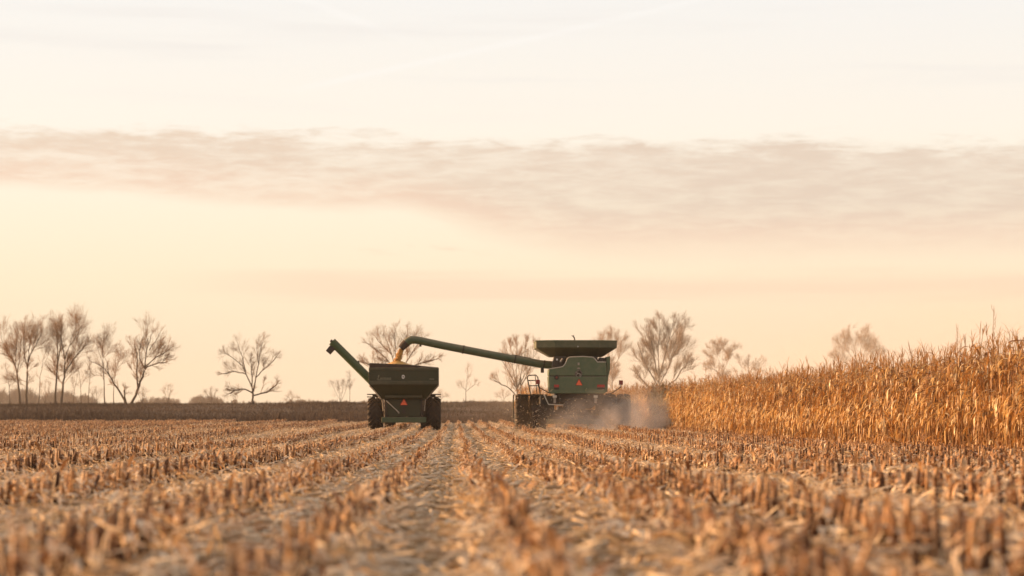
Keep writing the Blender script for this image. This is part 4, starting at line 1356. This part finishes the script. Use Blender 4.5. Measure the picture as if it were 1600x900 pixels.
MB().prism([(-1.44, 2.13), (1.36, 2.13), (1.36, 2.15), (-1.44, 2.15)], -0.012, -0.002).build('trim_line', M_GREEN, combine)
# lower rear: chopper hood, spreader, work lamps, axle
MB().prism([(-0.95, 1.86), (0.75, 1.86), (0.70, 1.50), (-0.90, 1.50)], 0.45, 1.6).build('discharge_hood', M_BLACK, combine, bevel=0.02)
MB().prism([(-0.50, 1.62), (0.55, 1.62), (0.80, 1.28), (0.62, 1.12), (-0.62, 1.12), (-0.78, 1.28)], -0.05, 1.2).build('spreader', M_BLACK, combine, bevel=0.03)
for x in (-0.35, 0.35):
    MB().lathe_x([(-0.03, 0.02), (-0.03, 0.34), (0.03, 0.34), (0.03, 0.02)], 20).build('spreader_disc', M_BLACK, combine, loc=(x, 0.3, 1.06)).rotation_euler = (0, R(90), 0)
for x in (-1.19, 0.85):
    MB().box(x - 0.10, x + 0.10, -0.02, 0.06, 1.66, 1.79).build('work_lamp', M_PALE, combine, bevel=0.02)
    MB().box(x - 0.06, x + 0.06, 0.03, 0.12, 1.40, 1.655).build('lamp_bracket', M_STEEL, combine, bevel=0.01)
MB().tube([(-1.72, 0.3, 1.83), (-1.50, 0.1, 1.34), (-0.70, 0.1, 1.30), (0.75, 0.1, 1.33)], 0.028, 8).build('guard_rail', M_PALE, combine, smooth=True)
MB().box(-1.85, 1.85, 1.1, 1.4, 0.6, 0.8).build('rear_axle', M_BLACK, combine, bevel=0.03)
for sx_ in (-1, 1):
    wheel(combine, 'rear_wheel', sx_ * 1.92, 1.25, 0.69, 0.69, 0.66, 0.34, 16)
MB().box(-2.9, 2.9, 6.0, 6.3, 0.8, 1.05).build('front_axle', M_BLACK, combine, bevel=0.03)
for sx_ in (-1, 1):
    wheel(combine, 'front_wheel', sx_ * 1.92, 6.15, 0.95, 0.95, 0.70, 0.52, 18)
    wheel(combine, 'front_wheel', sx_ * 2.66, 6.15, 0.95, 0.95, 0.70, 0.52, 18)
for sx_ in (-1, 1):
    x0, x1 = sorted((sx_ * 1.12, sx_ * 1.80))
    MB().box(x0, x1, 2.3, 5.1, 0.75, 1.78).build('dark_gap_box', M_BLACK, combine, bevel=0.03)  # black box added to keep the gap between wheel and body dark
# warning lamps on arms
for sx_ in (-1, 1):
    if sx_ > 0:
        pp = [(1.36, 0.4, 1.86), (1.62, 0.4, 1.87), (2.13, 0.4, 2.20), (2.14, 0.4, 2.33)]
        lc = (2.14, 0.4, 2.43)
    else:
        pp = [(-1.44, 0.4, 1.90), (-1.99, 0.4, 2.20), (-2.02, 0.4, 2.36)]
        lc = (-2.02, 0.4, 2.46)
    arm = MB().tube(pp, 0.024, 8).build('lamp_arm', M_BLACK, combine, smooth=True)
    la = MB().box(lc[0] - 0.10, lc[0] + 0.10, lc[1] - 0.04, lc[1] + 0.04, lc[2] - 0.11, lc[2] + 0.11).build('warning_lamp', M_DKRED, arm, bevel=0.02)
# platform handrail and ladder at the left front
hr = MB()
pl = [(-2.25, 4.5, 1.86), (-2.44, 4.5, 2.75), (-2.36, 4.5, 2.84), (-1.99, 4.5, 2.86), (-1.89, 4.5, 2.76), (-1.76, 4.5, 1.86)]
hr.tube(pl, 0.032, 8)
for z, xa, xb in ((2.58, -2.41, -1.85), (2.31, -2.35, -1.81)):
    hr.tube([(xa, 4.5, z), (xb, 4.5, z)], 0.026, 8)
hr.tube([(-2.02, 4.5, 2.84), (-1.93, 4.5, 1.86)], 0.022, 8)
hr.build('handrail', M_BLACK, combine, smooth=True)
MB().box(-2.95, -1.40, 4.3, 5.9, 1.80, 1.86).build('platform', M_BLACK, combine, bevel=0.01)
MB().tube([(-2.74, 5.2, 1.86), (-2.74, 5.2, 2.75)], 0.022, 8).build('mirror_post', M_BLACK, combine, smooth=True)
ld = MB()
ld.tube([(-3.12, 5.0, 1.86), (-3.16, 5.0, 0.6)], 0.03, 8)
ld.tube([(-3.12, 5.6, 1.86), (-3.16, 5.6, 0.6)], 0.03, 8)
for k in range(5):
    ld.tube([(-3.14, 5.0, 0.65 + 0.27 * k), (-3.14, 5.6, 0.65 + 0.27 * k)], 0.025, 6)
ld.build('ladder', M_BLACK, combine, smooth=True)
# cab and corn head, ahead of the tank
cab = MB().prism([(-0.85, 1.9), (0.85, 1.9), (0.95, 3.4), (-0.95, 3.4)], 7.22, 8.9).build('cab', M_GLASS, combine, bevel=0.08)
MB().prism([(-1.0, 3.405), (1.0, 3.405), (0.9, 3.62), (-0.9, 3.62)], 7.21, 9.1).build('cab_roof', M_GREEN, cab, bevel=0.06)
MB().box(-0.7, 0.7, 7.3, 9.9, 0.7, 1.25).build('feeder_house', M_BLACK, combine, bevel=0.03)
hd = MB().prism([(-2.95, 0.3), (2.95, 0.3), (2.95, 0.85), (-2.95, 0.85)], 9.92, 10.7).build('corn_head', M_GREEN, combine, bevel=0.03)
for k in range(8):
    x = -2.66 + 0.76 * k
    MB().tube([(x, 10.72, 0.75), (x, 11.5, 0.55), (x, 12.6, 0.16)], [0.24, 0.2, 0.03], 8).build('snout', M_GREEN, hd, smooth=True)
# unloading auger swung out over the cart


def cpt(px, py, Y):
    p = pix(px, py, Y)
    return Vector((p.x - comb_loc[0], Y - comb_loc[1], p.z - comb_loc[2]))


YA = 123.0
a_pts = [cpt(878, 572, YA), cpt(845, 569, YA), cpt(760, 553, YA), cpt(690, 539.5, YA), cpt(656, 532.2, YA), cpt(646, 530.8, YA)]
ua = MB().tube(a_pts, [0.215, 0.205, 0.20, 0.20, 0.20, 0.20], 20).build('unloading_auger', M_TUBE, combine, smooth=True)
MB().tube([cpt(647.5, 531.0, YA), cpt(643, 531.0, YA), cpt(639, 532.6, YA), cpt(635, 535.6, YA)], [0.204, 0.212, 0.214, 0.21], 18).build('elbow', M_TUBE, ua, smooth=True)
MB().tube([cpt(635.2, 535.4, YA), cpt(630.5, 540.0, YA), cpt(626.3, 544.5, YA)], [0.218, 0.20, 0.17], 18).build('spout', M_BROWN, ua, smooth=True)
for (px, py) in ((805, 561.3), (724, 546.1), (850, 569.8)):
    d = (a_pts[1] - a_pts[2]).normalized()
    c = cpt(px, py, YA)
    MB().tube([c - d * 0.03, c + d * 0.03], 0.232, 20).build('collar', M_BLACK, ua, smooth=True)
MB().obox(cpt(815, 557.6, YA), (a_pts[1] - a_pts[2]), (0, 1, 0), (0, 0, 1), 0.5, 0.05, 0.035).build('hose_cover', M_BLACK, ua, bevel=0.01)
MB().box(*[q for i, q in enumerate((cpt(846, 0, YA).x - 0.09, cpt(846, 0, YA).x + 0.08, 1.35, 1.5))], cpt(846, 583, YA).z, cpt(846, 575, YA).z).build('auger_rest', M_BLACK, ua, bevel=0.02)
MB().box(cpt(658.5, 0, YA).x - 0.05, cpt(658.5, 0, YA).x + 0.05, 1.3, 1.45, cpt(658, 542.5, YA).z, cpt(658, 539.5, YA).z).build('auger_lamp', M_BLACK, ua)
MB().tube([cpt(868, 570, YA), cpt(884, 572, YA), cpt(888, 590, YA)], [0.24, 0.30, 0.30], 16).build('auger_elbow', M_BLACK, ua, smooth=True)

# ------------------------------------------------------------------ grain
gr = np.random.default_rng(9)
V, F = [], []
nr, na = 14, 40
peak = pix(622, 563.0, YA)
cxp, cyp, czp = peak.x, YA, peak.z
vv = [(cxp, cyp, czp)]
for i in range(1, nr + 1):
    for k in range(na):
        a = 2 * math.pi * k / na
        rr = i / nr
        x = cxp + (1.62 if math.cos(a) < 0 else 1.62) * rr * math.cos(a)
        y = cyp + 1.9 * rr * math.sin(a)
        x = max(min(x, CX + 1.62), CX - 1.6)
        y = max(y, CY + 0.12)
        drop = 0.40 * 1.62 * (math.sqrt(rr * rr + 0.003) - 0.055)
        vv.append((x, y, czp - drop + gr.normal(0, 0.012)))
ff = [(0, 1 + k, 1 + (k + 1) % na) for k in range(na)]
for i in range(nr - 1):
    for k in range(na):
        a, b_ = 1 + i * na + k, 1 + i * na + (k + 1) % na
        ff.append((a, a + na, b_ + na, b_))
o = MB().add(vv, ff).build('grain_pile', M_GRAIN, None, smooth=True)
tag(o, 'heap of yellow corn kernels inside the cart under the spout', 'grain heap', kind='stuff')
# falling stream: many kernels thickest at the spout
s0 = pix(626.5, 545.5, YA)
s1 = pix(620.0, 565.5, YA)
tp = []
for k in range(6):
    tp.append(t_tube([(0, 0, -0.02), (0, 0, 0), (0, 0, 0.02)], [0.008, 0.016, 0.008], 4, 0.5))
tp = [tpl_join([q]) for q in tp]
n = 2000
u = gr.random(n)
sp_x = s0.x + (s1.x - s0.x) * u ** 1.3 + gr.normal(0, 1, n) * (0.045 + 0.03 * u)
sp_z = s0.z + (s1.z - s0.z) * u + gr.normal(0, 0.03, n)
sp_y = YA + gr.normal(0, 1, n) * (0.045 + 0.04 * u)
v_, q_, t_ = scatter(tp, np.stack([sp_x, sp_y, sp_z], -1), gr.uniform(0, 6.28, n), gr.normal(0, 0.5, n), gr.uniform(0, 6.28, n), gr.uniform(0.8, 1.6, n))
o = link('grain_stream', np_mesh('grain_stream', v_, q_, t_), None, M_GRAIN)
tag(o, 'orange stream of corn kernels pouring from the spout into the cart', 'grain stream', kind='stuff')

# ------------------------------------------------------------------ flying chaff and dust
ch_t = [make_residue(pr) for _ in range(20)]
n = 900
x = rng.normal(5.6, 2.0, n)
y = rng.uniform(115, 120.3, n)
z = np.abs(rng.normal(0.35, 0.7, n)) + 0.1
v_, q_, t_ = scatter(ch_t, np.stack([x, y, z], -1), rng.uniform(0, 6.28, n), rng.normal(0, 1.0, n), rng.uniform(0, 6.28, n), rng.uniform(0.25, 0.6, n))
o = link('flying_chaff', np_mesh('flying_chaff', v_, q_, t_), None, M_RES)
tag(o, 'bits of chaff and husk thrown out behind the combine', 'chaff', kind='stuff')


def vol_mat(name, col, dens, aniso=0.2, noise=None, half=None):
    m = bpy.data.materials.new(name)
    m.use_nodes = True
    nt = NT(m.node_tree)
    nt.n.clear()
    pv = nt.new('ShaderNodeVolumePrincipled')
    pv.inputs['Color'].default_value = (*col, 1)
    pv.inputs['Anisotropy'].default_value = aniso
    pv.inputs['Density'].default_value = dens
    if noise:
        co = nt.new('ShaderNodeTexCoord').outputs['Object']
        ln = nt.new('ShaderNodeVectorMath', operation='LENGTH')
        nt.l.new(co, ln.inputs[0])
        fall = nt.smooth(ln.outputs['Value'], 1.0, 0.25)
        mp = nt.new('ShaderNodeVectorMath', operation='MULTIPLY')
        nt.l.new(co, mp.inputs[0])
        mp.inputs[1].default_value = half
        nz = nt.noise(mp.outputs[0], noise, 4, 0.6, 0.5)
        d = nt.m('MULTIPLY', nt.m('MULTIPLY', fall, nt.smooth(nz, 0.36, 0.68)), dens)
        nt.put(pv.inputs['Density'], d)
    out_ = nt.new('ShaderNodeOutputMaterial')
    nt.l.new(pv.outputs[0], out_.inputs['Volume'])
    return m


def ball(name, loc, half, m, label):
    import bmesh
    bm = bmesh.new()
    bmesh.ops.create_icosphere(bm, subdivisions=4, radius=1.0)
    me = bpy.data.meshes.new(name)
    bm.to_mesh(me)
    bm.free()
    o = link(name, me, None, m)
    o.location = loc
    o.scale = half
    return tag(o, label, 'dust', kind='stuff')


h1 = (5.0, 4.0, 2.5)
ball('dust_cloud', (HX + 2.3, 117.2, 0.0), h1, vol_mat('dust_near', (1.0, 0.90, 0.84), 0.48, 0.1, 0.6, h1), 'pale mauve dust cloud billowing low behind the combine beside the corn')
h2 = (9.0, 7.0, 5.0)
ball('dust_cloud', (HX + 0.8, 124.5, 0.4), h2, vol_mat('dust_thin', (1.0, 0.88, 0.76), 0.03, 0.1, 0.35, h2), 'thin veil of dust hanging round the combine wheels')
h3 = (85, 110, 24)
ball('dust_cloud', (75, 300, -2.0), h3, vol_mat('dust_drift', (1.0, 0.92, 0.82), 0.012, 0.0, 0.03, h3), 'pale drifting dust veiling the trees beyond the corn')

# ------------------------------------------------------------------ evening haze
hb = MB().box(-905, 905, -14, 2405, -2.5, 42).build('haze', vol_mat('evening_haze', (0.99, 0.92, 0.84), 0.00014, 0.0))
tag(hb, 'thin warm evening haze over the whole field', kind='stuff')
